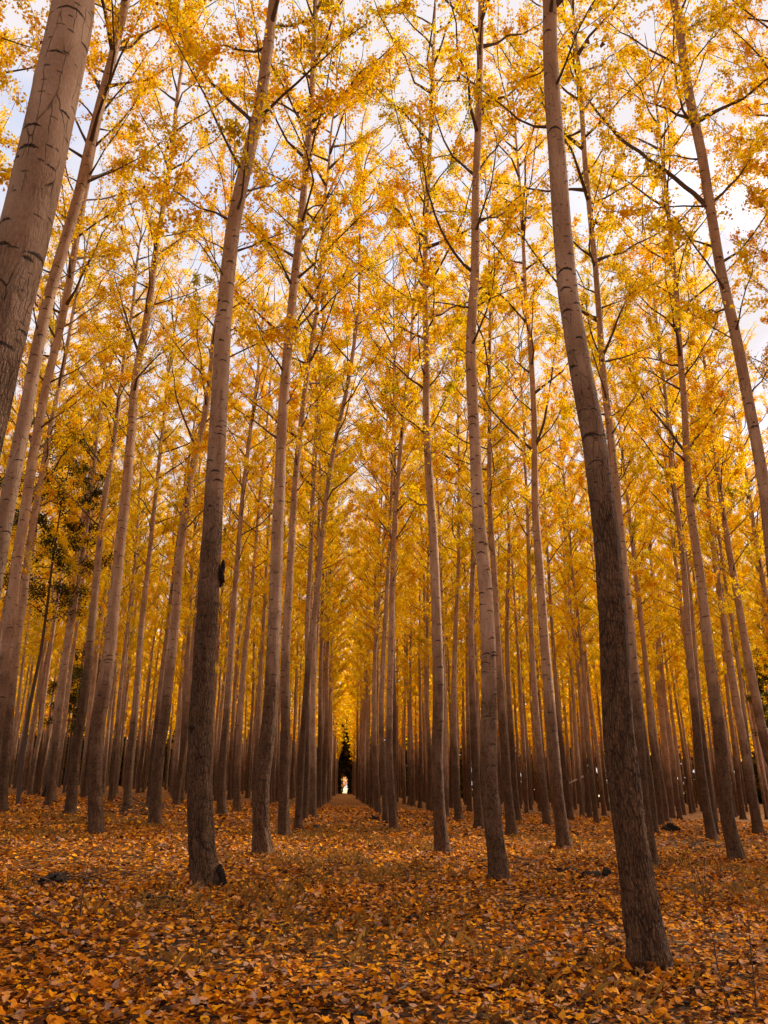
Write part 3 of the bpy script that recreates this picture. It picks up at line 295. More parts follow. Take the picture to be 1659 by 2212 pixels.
# ---------------------------------------------------------------- materials
def mat(name):
    m = bpy.data.materials.new(name); m.use_nodes = True
    nt = m.node_tree; nt.nodes.clear()
    out = nt.nodes.new('ShaderNodeOutputMaterial')
    return m, nt, out
class NB:
    def __init__(s, nt): s.nt = nt
    def n(s, t, **k):
        o = s.nt.nodes.new('ShaderNode'+t)
        for a, v in k.items(): setattr(o, a, v)
        return o
    def l(s, a, b): s.nt.links.new(a, b)
    def put(s, sock, v):
        if hasattr(v, 'is_linked') or hasattr(v, 'links'): s.l(v, sock)
        else: sock.default_value = v
    def m(s, op, a, b=0.0, c=0.0, clamp=False):
        o = s.n('Math', operation=op, use_clamp=clamp)
        s.put(o.inputs[0], a); s.put(o.inputs[1], b); s.put(o.inputs[2], c); return o.outputs[0]
    def vm(s, op, a, b=(0,0,0)):
        o = s.n('VectorMath', operation=op); s.put(o.inputs[0], a); s.put(o.inputs[1], b); return o.outputs[0]
    def mix(s, f, a, b, bt='MIX'):
        o = s.n('Mix', data_type='RGBA', blend_type=bt); s.put(o.inputs[0], f); s.put(o.inputs[6], a); s.put(o.inputs[7], b); return o.outputs[2]
    def noise(s, vec, scale, detail=3, rough=0.55, dist=0.0):
        o = s.n('TexNoise'); s.put(o.inputs['Vector'], vec); o.inputs['Scale'].default_value = scale; o.inputs['Detail'].default_value = detail
        o.inputs['Roughness'].default_value = rough; o.inputs['Distortion'].default_value = dist; return o.outputs[0]
    def ramp(s, f, stops, interp='LINEAR'):
        o = s.n('ValToRGB'); s.put(o.inputs[0], f); e = o.color_ramp.elements; o.color_ramp.interpolation = interp
        while len(e) < len(stops): e.new(0.5)
        for el, (p, c) in zip(e, stops): el.position = p; el.color = (*c, 1)
        return o.outputs[0]
    def rng(s, v, a, b, c=0.0, d=1.0, smooth=True):
        o = s.n('MapRange', interpolation_type='SMOOTHSTEP' if smooth else 'LINEAR'); s.put(o.inputs[0], v)
        for i, q in enumerate((a, b, c, d)): s.put(o.inputs[1+i], q)
        return o.outputs[0]

def bark_material(name='poplar_bark'):
    m, nt, out = mat(name); b = NB(nt)
    uv = b.n('UVMap'); uv.uv_map = 'UVMap'; U = uv.outputs[0]
    at = b.n('Attribute', attribute_name='hgt'); h = at.outputs['Fac']
    oi = b.n('ObjectInfo')
    big = b.noise(U, 1.6, 3); mid = b.noise(b.vm('MULTIPLY', U, (9, 2.2, 1)), 1.0, 4); fine = b.noise(b.vm('MULTIPLY', U, (60, 30, 1)), 1.0, 3)
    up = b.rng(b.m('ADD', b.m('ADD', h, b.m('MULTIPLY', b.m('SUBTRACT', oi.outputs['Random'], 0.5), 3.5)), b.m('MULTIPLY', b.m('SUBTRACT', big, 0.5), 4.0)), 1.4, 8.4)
    # vertical cracks: deep and close below, thin and sparse above
    wu = b.vm('ADD', U, b.vm('MULTIPLY', b.n('TexNoise').outputs[1], (0, 0, 0)))
    dn = b.n('TexNoise'); b.l(U, dn.inputs[0]); dn.inputs['Scale'].default_value = 7; dn.inputs['Detail'].default_value = 3
    warp = b.vm('MULTIPLY', b.vm('SUBTRACT', dn.outputs[1], (.5, .5, .5)), (0.05, 0.14, 0))
    UW = b.vm('ADD', U, warp)
    v1 = b.n('TexVoronoi', feature='DISTANCE_TO_EDGE', voronoi_dimensions='2D'); b.l(b.vm('MULTIPLY', UW, (38, 6.0, 1)), v1.inputs[0]); v1.inputs['Scale'].default_value = 1
    c1 = b.m('MULTIPLY', b.rng(v1.outputs['Distance'], 0.0, 0.24, 1, 0), b.rng(b.noise(b.vm('MULTIPLY', UW, (16, 4, 1)), 1.0, 4), 0.30, 0.62, 0.15, 1))
    v2 = b.n('TexVoronoi', feature='DISTANCE_TO_EDGE', voronoi_dimensions='2D'); b.l(b.vm('MULTIPLY', UW, (11, 1.5, 1)), v2.inputs[0]); v2.inputs['Scale'].default_value = 1
    c2 = b.m('MULTIPLY', b.rng(v2.outputs['Distance'], 0.0, 0.035, 1, 0), b.rng(b.noise(U, 3.1, 2), 0.42, 0.6))
    v3 = b.n('TexVoronoi', feature='DISTANCE_TO_EDGE', voronoi_dimensions='2D'); b.l(b.vm('MULTIPLY', UW, (75, 17, 1)), v3.inputs[0]); v3.inputs['Scale'].default_value = 1
    c1 = b.m('ADD', b.m('MULTIPLY', c1, 0.75), b.m('MULTIPLY', b.rng(v3.outputs['Distance'], 0.0, 0.22, 1, 0), 0.35), clamp=True)
    crack = b.m('ADD', b.m('MULTIPLY', c1, b.rng(up, 0.0, 0.75, 1, 0)), b.m('MULTIPLY', c2, 0.9), clamp=True)
    # eyebrow scars of shed branches and lenticel dashes
    def scars(cu, cv, hw, th, k, keep, jit):
        sv = b.vm('MULTIPLY', U, (cu, cv, 1))
        vo = b.n('TexVoronoi', feature='F1', voronoi_dimensions='2D'); b.l(sv, vo.inputs[0]); vo.inputs['Scale'].default_value = 1; vo.inputs['Randomness'].default_value = jit
        d = b.vm('MULTIPLY', b.vm('SUBTRACT', sv, vo.outputs['Position']), (1/cu, 1/cv, 0))
        sx = b.n('SeparateXYZ'); b.l(d, sx.inputs[0]); du, dv = sx.outputs[0], sx.outputs[1]
        cs = b.n('SeparateColor'); b.l(vo.outputs['Color'], cs.inputs[0])
        half = b.m('MULTIPLY_ADD', cs.outputs[0], hw, hw*0.45)
        ragged = b.m('MULTIPLY', b.m('SUBTRACT', b.noise(b.vm('MULTIPLY', U, (48, 60, 1)), 1.0, 3, 0.7), 0.5), th*4.2)
        yy = b.m('ADD', b.m('ADD', dv, b.m('MULTIPLY', b.m('MULTIPLY', du, du), k)), ragged)
        tap = b.rng(b.m('DIVIDE', b.m('ABSOLUTE', du), half), 0.35, 1.0, 1, 0)
        wth = b.m('MULTIPLY', b.m('MULTIPLY_ADD', cs.outputs[2], th, th*0.6), b.m('MULTIPLY_ADD', tap, 0.9, 0.1))
        line = b.rng(b.m('DIVIDE', b.m('ABSOLUTE', yy), wth), 0.5, 1.15, 1, 0)
        return b.m('MULTIPLY', b.m('MULTIPLY', line, b.m('GREATER_THAN', tap, 0.03)), b.m('GREATER_THAN', cs.outputs[1], keep))
    s1 = scars(4.0, 2.5, 0.10, 0.0115, 3.2, 0.18, 0.9)
    s2 = scars(10, 7.0, 0.030, 0.0065, 2.0, 0.45, 1.0)
    s3 = scars(2.1, 0.9, 0.16, 0.013, 2.0, 0.35, 1.0)
    scar = b.m('MAXIMUM', b.m('MAXIMUM', s1, b.m('MULTIPLY', s2, 0.75)), s3)
    scar = b.m('MULTIPLY', scar, b.rng(up, 0.05, 0.5, 0.45, 1))
    # small dark star where the limb broke off, above the scar
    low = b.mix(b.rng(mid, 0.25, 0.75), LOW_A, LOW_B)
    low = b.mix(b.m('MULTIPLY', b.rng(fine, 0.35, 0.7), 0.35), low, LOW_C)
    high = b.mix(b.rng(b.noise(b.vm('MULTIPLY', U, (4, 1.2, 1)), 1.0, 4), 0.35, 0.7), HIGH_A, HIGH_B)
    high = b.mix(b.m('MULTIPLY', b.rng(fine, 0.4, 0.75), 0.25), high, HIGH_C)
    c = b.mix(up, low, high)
    c = b.mix(b.m('MULTIPLY', crack, b.rng(up, 0, 1, 0.85, 0.6)), c, (0.022, 0.013, 0.009, 1))
    c = b.mix(b.m('MULTIPLY', scar, 0.92), c, (0.020, 0.013, 0.010, 1))
    tint = b.rng(oi.outputs['Random'], 0, 1, 0.86, 1.12, False)
    hs = b.n('HueSaturation'); b.l(c, hs.inputs['Color']); b.l(tint, hs.inputs['Value'])
    p = b.n('BsdfPrincipled'); b.l(hs.outputs[0], p.inputs['Base Color']); p.inputs['Roughness'].default_value = 0.9; p.inputs['Specular IOR Level'].default_value = 0.15
    hgt = b.m('SUBTRACT', b.m('ADD', b.m('MULTIPLY', mid, 0.5), b.m('MULTIPLY', fine, 0.25)), b.m('ADD', b.m('MULTIPLY', crack, b.rng(up, 0, 1, 1.4, 0.5)), b.m('MULTIPLY', scar, 0.5)))
    bp = b.n('Bump'); bp.inputs['Strength'].default_value = 1.0; bp.inputs['Distance'].default_value = 0.024; b.l(hgt, bp.inputs['Height']); b.l(bp.outputs[0], p.inputs['Normal'])
    b.l(p.outputs[0], out.inputs[0])
    return m

def twig_material():
    m, nt, out = mat('branch_bark'); b = NB(nt)
    tc = b.n('TexCoord'); n1 = b.noise(tc.outputs['Object'], 14, 3)
    c = b.mix(n1, (0.055, 0.034, 0.024, 1), (0.15, 0.10, 0.075, 1))
    p = b.n('BsdfPrincipled'); b.l(c, p.inputs['Base Color']); p.inputs['Roughness'].default_value = 0.9; p.inputs['Specular IOR Level'].default_value = 0.1
    b.l(p.outputs[0], out.inputs[0]); return m

def leaf_material(name, stops, trans=0.5, hue_jit=0.006):
    m, nt, out = mat(name); b = NB(nt)
    at = b.n('Attribute', attribute_name='tone'); oi = b.n('ObjectInfo')
    c = b.ramp(at.outputs['Fac'], stops)
    hs = b.n('HueSaturation'); b.l(c, hs.inputs['Color'])
    b.l(b.rng(oi.outputs['Random'], 0, 1, 0.5-hue_jit, 0.5+hue_jit, False), hs.inputs['Hue'])
    d = b.n('BsdfDiffuse'); t = b.n('BsdfTranslucent'); b.l(hs.outputs[0], d.inputs[0]); b.l(hs.outputs[0], t.inputs[0])
    g = b.n('BsdfGlossy'); g.inputs['Roughness'].default_value = 0.45; g.inputs['Color'].default_value = (0.8, 0.8, 0.8, 1)
    x = b.n('MixShader'); x.inputs[0].default_value = trans; b.l(d.outputs[0], x.inputs[1]); b.l(t.outputs[0], x.inputs[2])
    y = b.n('MixShader'); y.inputs[0].default_value = 0.008; b.l(x.outputs[0], y.inputs[1]); b.l(g.outputs[0], y.inputs[2])
    b.l(y.outputs[0], out.inputs[0]); return m

def plain_material(name, c1, c2, scale=12, rough=0.9):
    m, nt, out = mat(name); b = NB(nt)
    tc = b.n('TexCoord'); n1 = b.noise(tc.outputs['Object'], scale, 4)
    c = b.mix(b.rng(n1, 0.3, 0.7), (*c1, 1), (*c2, 1))
    p = b.n('BsdfPrincipled'); b.l(c, p.inputs['Base Color']); p.inputs['Roughness'].default_value = rough; p.inputs['Specular IOR Level'].default_value = 0.15
    bp = b.n('Bump'); bp.inputs['Strength'].default_value = 0.6; bp.inputs['Distance'].default_value = 0.02; b.l(b.noise(tc.outputs['Object'], scale*2, 4), bp.inputs['Height']); b.l(bp.outputs[0], p.inputs['Normal'])
    b.l(p.outputs[0], out.inputs[0]); return m

def ground_material():
    m, nt, out = mat('leaf_strewn_soil'); b = NB(nt)
    tc = b.n('TexCoord'); P = tc.outputs['Object']
    dn = b.n('TexNoise'); b.l(P, dn.inputs[0]); dn.inputs['Scale'].default_value = 9; dn.inputs['Detail'].default_value = 2
    PW = b.vm('ADD', P, b.vm('MULTIPLY', b.vm('SUBTRACT', dn.outputs[1], (.5,.5,.5)), (0.08, 0.08, 0)))
    v = b.n('TexVoronoi', feature='F1', voronoi_dimensions='2D'); b.l(PW, v.inputs[0]); v.inputs['Scale'].default_value = 12
    e = b.n('TexVoronoi', feature='DISTANCE_TO_EDGE', voronoi_dimensions='2D'); b.l(PW, e.inputs[0]); e.inputs['Scale'].default_value = 12
    cs = b.n('SeparateColor'); b.l(v.outputs['Color'], cs.inputs[0])
    leafc = b.ramp(cs.outputs[0], [(0, (0.06, 0.022, 0.007)), (0.3, (0.23, 0.064, 0.006)), (0.6, (0.46, 0.148, 0.007)), (0.85, (0.62, 0.25, 0.008)), (1, (0.27, 0.13, 0.06))])
    patch = b.rng(b.noise(P, 0.9, 4, 0.6), 0.36, 0.62)
    soil = b.mix(b.noise(P, 20, 3), (0.020, 0.012, 0.008, 1), (0.075, 0.042, 0.022, 1))
    gap = b.m('MULTIPLY', b.rng(e.outputs['Distance'], 0.02, 0.16), b.m('GREATER_THAN', cs.outputs[1], 0.22))
    straw = b.mix(b.noise(b.vm('MULTIPLY', P, (3, 14, 1)), 6, 3), (0.16, 0.065, 0.010, 1), (0.33, 0.155, 0.022, 1))
    lit = b.mix(b.m('MULTIPLY', b.rng(b.noise(P, 0.55, 3), 0.5, 0.68), 0.55), leafc, straw)
    near = b.mix(b.m('MULTIPLY', gap, b.m('MULTIPLY_ADD', patch, 0.55, 0.45)), soil, lit)
    sp = b.n('SeparateXYZ'); b.l(P, sp.inputs[0])
    field = b.mix(b.noise(P, 0.15, 4), (0.46, 0.36, 0.20, 1), (0.58, 0.46, 0.26, 1))
    c = b.mix(b.rng(sp.outputs[1], 182, 190), near, field)
    p = b.n('BsdfPrincipled'); b.l(c, p.inputs['Base Color']); p.inputs['Roughness'].default_value = 0.95; p.inputs['Specular IOR Level'].default_value = 0.1
    bp = b.n('Bump'); bp.inputs['Strength'].default_value = 0.9; bp.inputs['Distance'].default_value = 0.03
    b.l(b.m('ADD', b.m('MULTIPLY', gap, 0.6), b.noise(P, 18, 3)), bp.inputs['Height']); b.l(bp.outputs[0], p.inputs['Normal'])
    b.l(p.outputs[0], out.inputs[0]); return m

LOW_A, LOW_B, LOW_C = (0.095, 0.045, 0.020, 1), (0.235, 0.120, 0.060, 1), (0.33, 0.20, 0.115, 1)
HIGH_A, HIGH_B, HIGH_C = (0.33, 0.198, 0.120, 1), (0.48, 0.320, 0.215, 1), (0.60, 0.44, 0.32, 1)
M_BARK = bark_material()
M_TWIG = twig_material()
M_LEAF = leaf_material('autumn_leaf', [(0.0, (0.20, 0.19, 0.010)), (0.22, (0.54, 0.42, 0.006)), (0.42, (0.89, 0.59, 0.005)), (0.62, (0.91, 0.53, 0.004)), (0.80, (0.86, 0.37, 0.003)), (0.92, (0.30, 0.09, 0.01)), (1.0, (0.13, 0.04, 0.012))], 0.55)
M_GREEN = leaf_material('green_leaf', [(0, (0.026, 0.030, 0.005)), (0.5, (0.055, 0.056, 0.008)), (0.85, (0.13, 0.10, 0.010)), (1, (0.42, 0.22, 0.008))], 0.35)
M_FALL = leaf_material('fallen_leaf', [(0.0, (0.030, 0.012, 0.006)), (0.2, (0.10, 0.034, 0.010)), (0.38, (0.34, 0.092, 0.006)), (0.56, (0.62, 0.200, 0.006)), (0.72, (0.82, 0.35, 0.008)), (0.86, (0.55, 0.235, 0.085)), (1.0, (0.36, 0.22, 0.155))], 0.12, 0.0)
M_STRAW = leaf_material('straw', [(0, (0.13, 0.058, 0.012)), (1, (0.38, 0.20, 0.04))], 0.3, 0.0)
M_DARKWOOD = plain_material('rotten_wood', (0.012, 0.009, 0.007), (0.05, 0.033, 0.024))
M_STICK = plain_material('dry_stick', (0.045, 0.028, 0.018), (0.13, 0.085, 0.055))
M_PALESTICK = plain_material('bleached_stick', (0.42, 0.34, 0.27), (0.62, 0.53, 0.44))
M_GROUND = ground_material()

# ---------------------------------------------------------------- ground
def spaced(a, b, n, lin):
    """dense near zero, wide far away"""
    k = np.linspace(-1, 1, n); g = np.sinh(k*lin)/np.sinh(lin)
    return np.where(g < 0, -a*g*-1, b*g)
xs = spaced(1600, 1600, 191, 6.6); ys = spaced(1600, 1600, 201, 6.0)+14
X, Y = np.meshgrid(xs, ys); Z = gz(X, Y)
i = (np.arange(len(ys)-1)[:, None]*len(xs)+np.arange(len(xs)-1)[None, :])
F = np.stack([i, i+1, i+len(xs)+1, i+len(xs)], -1).reshape(-1, 4)
ground = link(bpy.data.objects.new('ground', mesh_np('ground', np.stack([X, Y, Z], -1).reshape(-1, 3), F, [M_GROUND])))
ground['kind'] = 'structure'; ground['label'] = 'forest floor under a carpet of fallen orange leaves'; ground['category'] = 'ground'

# ---------------------------------------------------------------- crown variants
CROWN0 = 9.6
def limb_plan(seed, H):
    """limbs of a poplar: list of (points, radii) rising steeply from the axis"""
    r = np.random.default_rng(seed); out = []
    n = 40; az = r.uniform(0, 6.28)
    for k in range(n):
        u = k/(n-1)
        z = CROWN0 + (H-1.2-CROWN0)*u**0.95 + r.normal(0, 0.2)
        az += 2.4 + r.normal(0, 0.35)
        L = (1.3 + 3.0*np.sin(np.pi*min(1, 0.28+0.62*(1-u)))**0.8)*r.uniform(0.65, 1.2)
        if u < 0.12: L *= r.uniform(0.5, 1.0)
        el = R_(r.uniform(24, 50) + 14*u)
        d = np.array([np.cos(az)*np.cos(el), np.sin(az)*np.cos(el), np.sin(el)])
        m = 7; t = np.linspace(0, 1, m)
        P = np.array([0, 0, z]) + t[:, None]*L*d
        P[:, 2] += 0.16*L*t**2 * r.uniform(-0.2, 1.4)
        side = np.cross(d, [0, 0, 1]); side /= np.linalg.norm(side)
        P += (np.sin(t*np.pi*r.uniform(.7, 1.6))*r.normal(0, 0.06)*L)[:, None]*side + np.r_[[[0, 0, 0]], r.normal(0, 0.025, (m-1, 3))*L*0.5]
        r0 = (0.007+0.0068*L)*r.uniform(0.8, 1.3)
        out.append((P, r0*(1-0.82*t)))
    return out

def clothe(limbs, seed, dens=1.0, start=0.22, size=(0.052, 0.092), tone0=0.0, spread=0.068):
    """twigs and leaves along limbs: twig Geo, leaf positions, sizes, tones"""
    r = np.random.default_rng(seed+99); tw = Geo(); LP = []; LT = []
    for P, rad in limbs:
        seg = np.linalg.norm(np.diff(P, axis=0), axis=1); L = seg.sum()
        nt_ = max(2, int(L*3.9)); cum = np.r_[0, np.cumsum(seg)]/L
        clump = r.normal(-0.02, 0.075)
        for q in range(nt_):
            s = start + (1-start)*(q+r.random())/nt_; s = min(s, 0.995)
            p = np.array([np.interp(s, cum, P[:, j]) for j in range(3)])
            d = P[-1]-P[0]; d = d/np.linalg.norm(d) + r.normal(0, 0.62, 3); d /= np.linalg.norm(d)
            l = r.uniform(0.35, 0.95)*(1.15-0.5*s)
            e = p + d*l; mid_ = (p+e)/2 + r.normal(0, 0.05, 3)
            tw.add(*tube([p, mid_, e], [0.0065, 0.0045, 0.002], 3, False))
            k = int(r.poisson(LEAVES_PER_TWIG*dens*l*r.gamma(1.5, 1/1.5)))
            t = r.beta(1.6, 1.0, k)
            c = p + t[:, None]*(e-p) + r.normal(0, spread, (k, 3)); c[:, 2] -= r.uniform(0, .06, k)
            LP.append(c); LT.append(np.clip(0.50 + clump + tone0 + r.normal(0, 0.05) + r.normal(0, 0.10, k), 0.02, 0.9))
    P = np.vstack(LP); T = np.concatenate(LT)
    br = r.random(len(T)); T = np.where(br < 0.02, r.uniform(0.86, 1, len(T)), T)
    return tw, P, r.uniform(*size, len(P)), T

def leaf_crown(name, P, S, T, tw, seed, material):
    r = np.random.default_rng(seed+5)
    Fr = frames(r, len(P))
    V, F = leaves(P, S, Fr, KITE_V, KITE_F)
    TV = np.vstack(tw.V); TF = np.vstack(tw.F)
    TF = np.vstack([TF[:, [0, 1, 2]], TF[TF[:, 2] != TF[:, 3]][:, [0, 2, 3]]])
    A = np.vstack([V, TV]); Fa = np.vstack([F, TF+len(V)])
    tone = np.r_[np.repeat(T, len(KITE_F)), np.zeros(len(TF))]
    mi = np.r_[np.zeros(len(F)), np.ones(len(TF))]
    return mesh_np(name, A, Fa, [material, M_TWIG], mi, None, None, {'tone': tone}, smooth=False)

HV = 30.0; NV = 6
VAR = []
for v in range(NV):
    limbs = limb_plan(100+v, HV)
    tw, P, S, T = clothe(limbs, 200+v, tone0=[0.0, -0.03, 0.03, -0.06, 0.03, 0.0][v], dens=1.35)
    VAR.append(dict(limbs=limbs, tw=tw, P=P, S=S, T=T, crown=leaf_crown('crown', P, S, T, tw, 300+v, M_LEAF)))
print('crown leaves', [len(v['P']) for v in VAR])

def empty(name, x, y, rz=0.0):
    o = link(bpy.data.objects.new(name, None)); o.empty_display_size = 0.3
    o.location = (x, y, float(gz(x, y))); o.rotation_euler = (0, 0, rz); return o
def part(name, me, parent, kind=None):
    o = link(bpy.data.objects.new(name, me), parent)
    if kind: o['kind'] = kind
    return o
def extend(p, H, r):
    """carry the traced stem on to the tree top"""
    p = np.array(p, float); z, x, rad = p[:, 0], p[:, 1], p[:, 2]
    rad = np.minimum(rad, 0.235)
    if z[-1] < H:
        zz = np.linspace(z[-1], H, 12)[1:]
        sl = np.clip((x[-1]-np.interp(max(z[-1]-4, 0), z, x))/4.0, -0.05, 0.05)
        xx = x[-1] + sl*(zz-z[-1])*np.linspace(1, 0.4, 11) + np.cumsum(r.normal(0, 0.03, 11))
        f_ = (H-zz)/(H-z[-1]); rr = 0.012 + (rad[-1]-0.012)*f_**0.85
        z, x, rad = np.r_[z, zz], np.r_[x, xx], np.r_[rad, rr]
    y = np.cumsum(np.r_[0, r.normal(0, 0.035, len(z)-1)])*np.minimum(1, z/6)
    return np.stack([z, x, rad, y], 1)

# ---------------------------------------------------------------- the poplars one can tell apart
traced_xy = []
NEAR = ('bigleft','left2','left3','l210','l333','A','B','C','r956','r1081','R','r1412','r1592','r1218','right39','r850','l150')
FINE = ('bigleft', 'R', 'A', 'r1081', 'B')
tree_obj = {}
for ti, (key, t) in enumerate(TREES.items()):
    if key == 'r1471': continue
    r = np.random.default_rng(1000+ti)
    bx, by = t['b']; traced_xy.append((bx, by))
    H = 30 + r.uniform(-1.5, 2.0)
    if t['p'][-1][0] > H-2: H = t['p'][-1][0]+2.5
    path = extend(t['p'], H, r)
    root = empty('poplar_tree', bx, by, -YAW); tree_obj[key] = root
    root['label'] = LABELS[key]; root['category'] = 'tree'; root['group'] = 'poplars planted in rows'
    near = key in NEAR
    geo = Geo()
    sides, dzl, dz = (60, 0.03, 0.09) if key in FINE else (32, 0.05, 0.15) if near else (16, 0.25, 0.35)
    fx, fy, fr = trunk_geo(geo, path, H, sides, dzl, dz, 40+ti, furrow=(0.022 if key in FINE else 0.016) if near else 0.0, hoff=0.9 if key == 'bigleft' else 0.0)
    vi = ti % NV; var = VAR[vi]
    rz = r.uniform(0, 6.28); ca, sa = np.cos(rz), np.sin(rz); sz = H/HV
    rot = np.array([[ca, sa, 0], [-sa, ca, 0], [0, 0, 1]])
    limbs = []
    for P, rad in var['limbs']:
        Q = P@rot; z0 = Q[0, 2]*sz; Q = Q.copy(); Q[:, 2] = z0 + (Q[:, 2]-Q[0, 2]); Q[:, 0] += fx(z0); Q[:, 1] += fy(z0)
        limbs.append((Q, np.minimum(rad, 0.75*fr(z0))))
    if near:
        made = []
        for r0, pl in t.get('br', []):
            P = np.array(pl, float); P[0, :2] = (fx(P[0, 2]), fy(P[0, 2])); P[1:, 1] += fy(P[0, 2])
            s = np.r_[0, np.cumsum(np.linalg.norm(np.diff(P, axis=0), axis=1))]; m = max(8, int(s[-1]/0.3))
            q = np.linspace(0, s[-1], m); Q = np.stack([np.interp(q, s, P[:, j]) for j in range(3)], 1)
            k = np.array([.25, .5, .25])
            for _ in range(2): Q[1:-1] = np.stack([np.convolve(Q[:, j], k, 'valid') for j in range(3)], 1)
            Q[1:] += r.normal(0, 0.012, (m-1, 3))
            made.append((Q, min(r0, 0.07)*np.linspace(1, 0.2, m)**0.9))
        lim = [l for l in limbs if not any(np.linalg.norm(l[0][0]-q[0][0]) < 1.0 for q in made)]
        for Q, rad in made+lim:
            rad = rad.copy(); rad[0] *= 1.5
            g = Geo(); g.add(*tube(Q, rad, 7, True, np.full(len(Q), 14.0)))
            part('branch', g.mesh('branch', [M_TWIG]), root)
        cP = var['P']@rot; cP = cP.copy(); z0 = cP[:, 2]*sz; cP[:, 2] = z0; cP[:, 0] += fx(z0); cP[:, 1] += fy(z0)
        tw = Geo()
        for V, Fq, U, Hh in zip(var['tw'].V, var['tw'].F, var['tw'].U, var['tw'].H):
            W = V@rot; W = W.copy(); W[:, 2] *= sz; W[:, 0] += fx(W[:, 2]); W[:, 1] += fy(W[:, 2]); tw.add(W, Fq-Fq.min(), U, Hh)
        k = r.random(len(cP)) < 0.70; cP = cP[k]; S, T = var['S'][k], var['T'][k]
        if made:
            t2, P2, S2, T2 = clothe(made, 500+ti, start=0.45, dens=0.8)
            cP = np.vstack([cP, P2]); S = np.r_[S, S2]; T = np.r_[T, T2]
            for V, Fq, U, Hh in zip(t2.V, t2.F, t2.U, t2.H): tw.add(V, Fq-Fq.min(), U, Hh)
        part('crown', leaf_crown('crown', cP, S, T, tw, 600+ti, M_LEAF), root, 'stuff')
    else:
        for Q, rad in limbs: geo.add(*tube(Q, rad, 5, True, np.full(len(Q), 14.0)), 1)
        c = part('crown', var['crown'], root, 'stuff'); c.rotation_euler = (0, 0, -rz); c.scale = (1, 1, sz)
        c.location = (float(fx(16)), float(fy(16)), 0)
        c.rotation_euler = (0, 0, -rz)
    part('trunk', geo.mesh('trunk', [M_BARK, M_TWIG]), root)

# ---------------------------------------------------------------- the rest of the rows
FILLV = []
for v in range(NV):
    r = np.random.default_rng(2000+v)
    z = np.linspace(0, HV, 14)
    x = np.cumsum(np.r_[0, r.normal(0, 0.07, 13)]); y = np.cumsum(np.r_[0, r.normal(0, 0.07, 13)])
    x -= np.interp(17, z, x)*z/17; y -= np.interp(17, z, y)*z/17
    rad = 0.012 + 0.165*(1-z/HV)**0.75
    g = Geo(); fx, fy, fr = trunk_geo(g, np.stack([z, x, rad, y], 1), HV, 14, 0.3, 0.45, 60+v)
    for P, rd in VAR[v]['limbs']:
        Q = P.copy(); Q[:, 0] += fx(P[0, 2]); Q[:, 1] += fy(P[0, 2]); g.add(*tube(Q, np.minimum(rd, .8*fr(P[0, 2])), 4, False, np.full(len(Q), 14.0)), 1)
    FILLV.append(g.mesh('trunk', [M_BARK, M_TWIG]))
TXY = np.array(traced_xy)
def bearing_ok(x, y, margin=0.0):
    if y < 1: return False
    q = math.atan2(x, y) - YAW
    return abs(q) < HALF + margin
def stem_in_frame(x, y):
    for z in range(0, 31, 2):
        rt = x*math.cos(YAW)-y*math.sin(YAW); fw = x*math.sin(YAW)+y*math.cos(YAW); up = z+SLOPE*x-1.4
        d = fw*math.cos(PITCH)+up*math.sin(PITCH); v = up*math.cos(PITCH)-fw*math.sin(PITCH)
        if d > 0.1 and abs(rt/d)*1645 < 829.5+25 and abs(v/d)*1645 < 1106+20: return True
    return False
slots = []
for side in (-1, 1):
    for k in range(0, 32):
        x0 = -1.65-4.0*k if side < 0 else 2.3+3.95*k
        for j in range(-4, 36):
            r = np.random.default_rng(9000+side*1000+k*50+j+7)
            x = x0 + r.normal(0, 0.22); y = 6.4+5.4*j + (1.1 if side > 0 else 0) + (k % 3)*1.3 + r.normal(0, 0.4)
            d = np.hypot(TXY[:, 0]-x, TXY[:, 1]-y).min()
            if d < 3.4 or r.random() < 0.06: continue
            inv = bearing_ok(x, y, 0.04)
            if inv and y < 37: continue
            if not inv:
                if not (-13 < y < 60 and abs(x) < 14+0.62*max(y, 0)) : continue
                if math.hypot(x, y) < 4.0: continue
                if abs(x) > 22 and y < 15: continue
                if stem_in_frame(x, y): continue
            slots.append((math.hypot(x, y), x, y, inv))
for x, y in ((15.6, 20.6), (12.1, 15.0), (-10.3, 14.6)): slots.append((math.hypot(x, y), x, y, False))
slots.sort()
seen_slots = [s for s in slots if s[3]]; aside = [s for s in slots if not s[3]]
NFILL = 300 - len(traced_xy)
single = [s for s in seen_slots if s[0] < 112][:NFILL]
rest = [s for s in seen_slots if s not in single and s[2] < 172]
print('traced', len(traced_xy), 'single', len(single), 'aside', len(aside), 'far', len(rest), 'reach', single[-1][0])
def fill_tree(i, x, y, label, group):
    r = np.random.default_rng(5000+i)
    root = empty('poplar_tree', x, y, r.uniform(0, 6.28))
    root.rotation_euler = (r.normal(0, 0.010), r.normal(0, 0.010), r.uniform(0, 6.28))
    s = r.uniform(0.88, 1.08); w = s*r.uniform(0.85, 1.15); root.scale = (w, w, s)
    v = int(r.integers(NV))
    part('trunk', FILLV[v], root)
    c = part('crown', VAR[v]['crown'], root, 'stuff')
    root['label'] = label; root['category'] = 'tree'; root['group'] = group
MARKS = [('l210', 'the sturdy dark-barked poplar'), ('A', 'the burled poplar'), ('B', 'the straight furrowed poplar'), (None, 'the path'), ('r956', 'the long-limbed poplar'), ('r1081', 'the furrowed poplar'), ('r1218', 'the Y-forked poplar'), ('R', 'the big foreground poplar'), ('r1592', 'the broad-V poplar')]
def bear(x, y): return math.atan2(x, y)
mb = [bear(*TREES[k]['b']) if k else 0.0 for k, _ in MARKS]
ORD = ['nearest', 'second nearest', 'third nearest', 'fourth nearest']
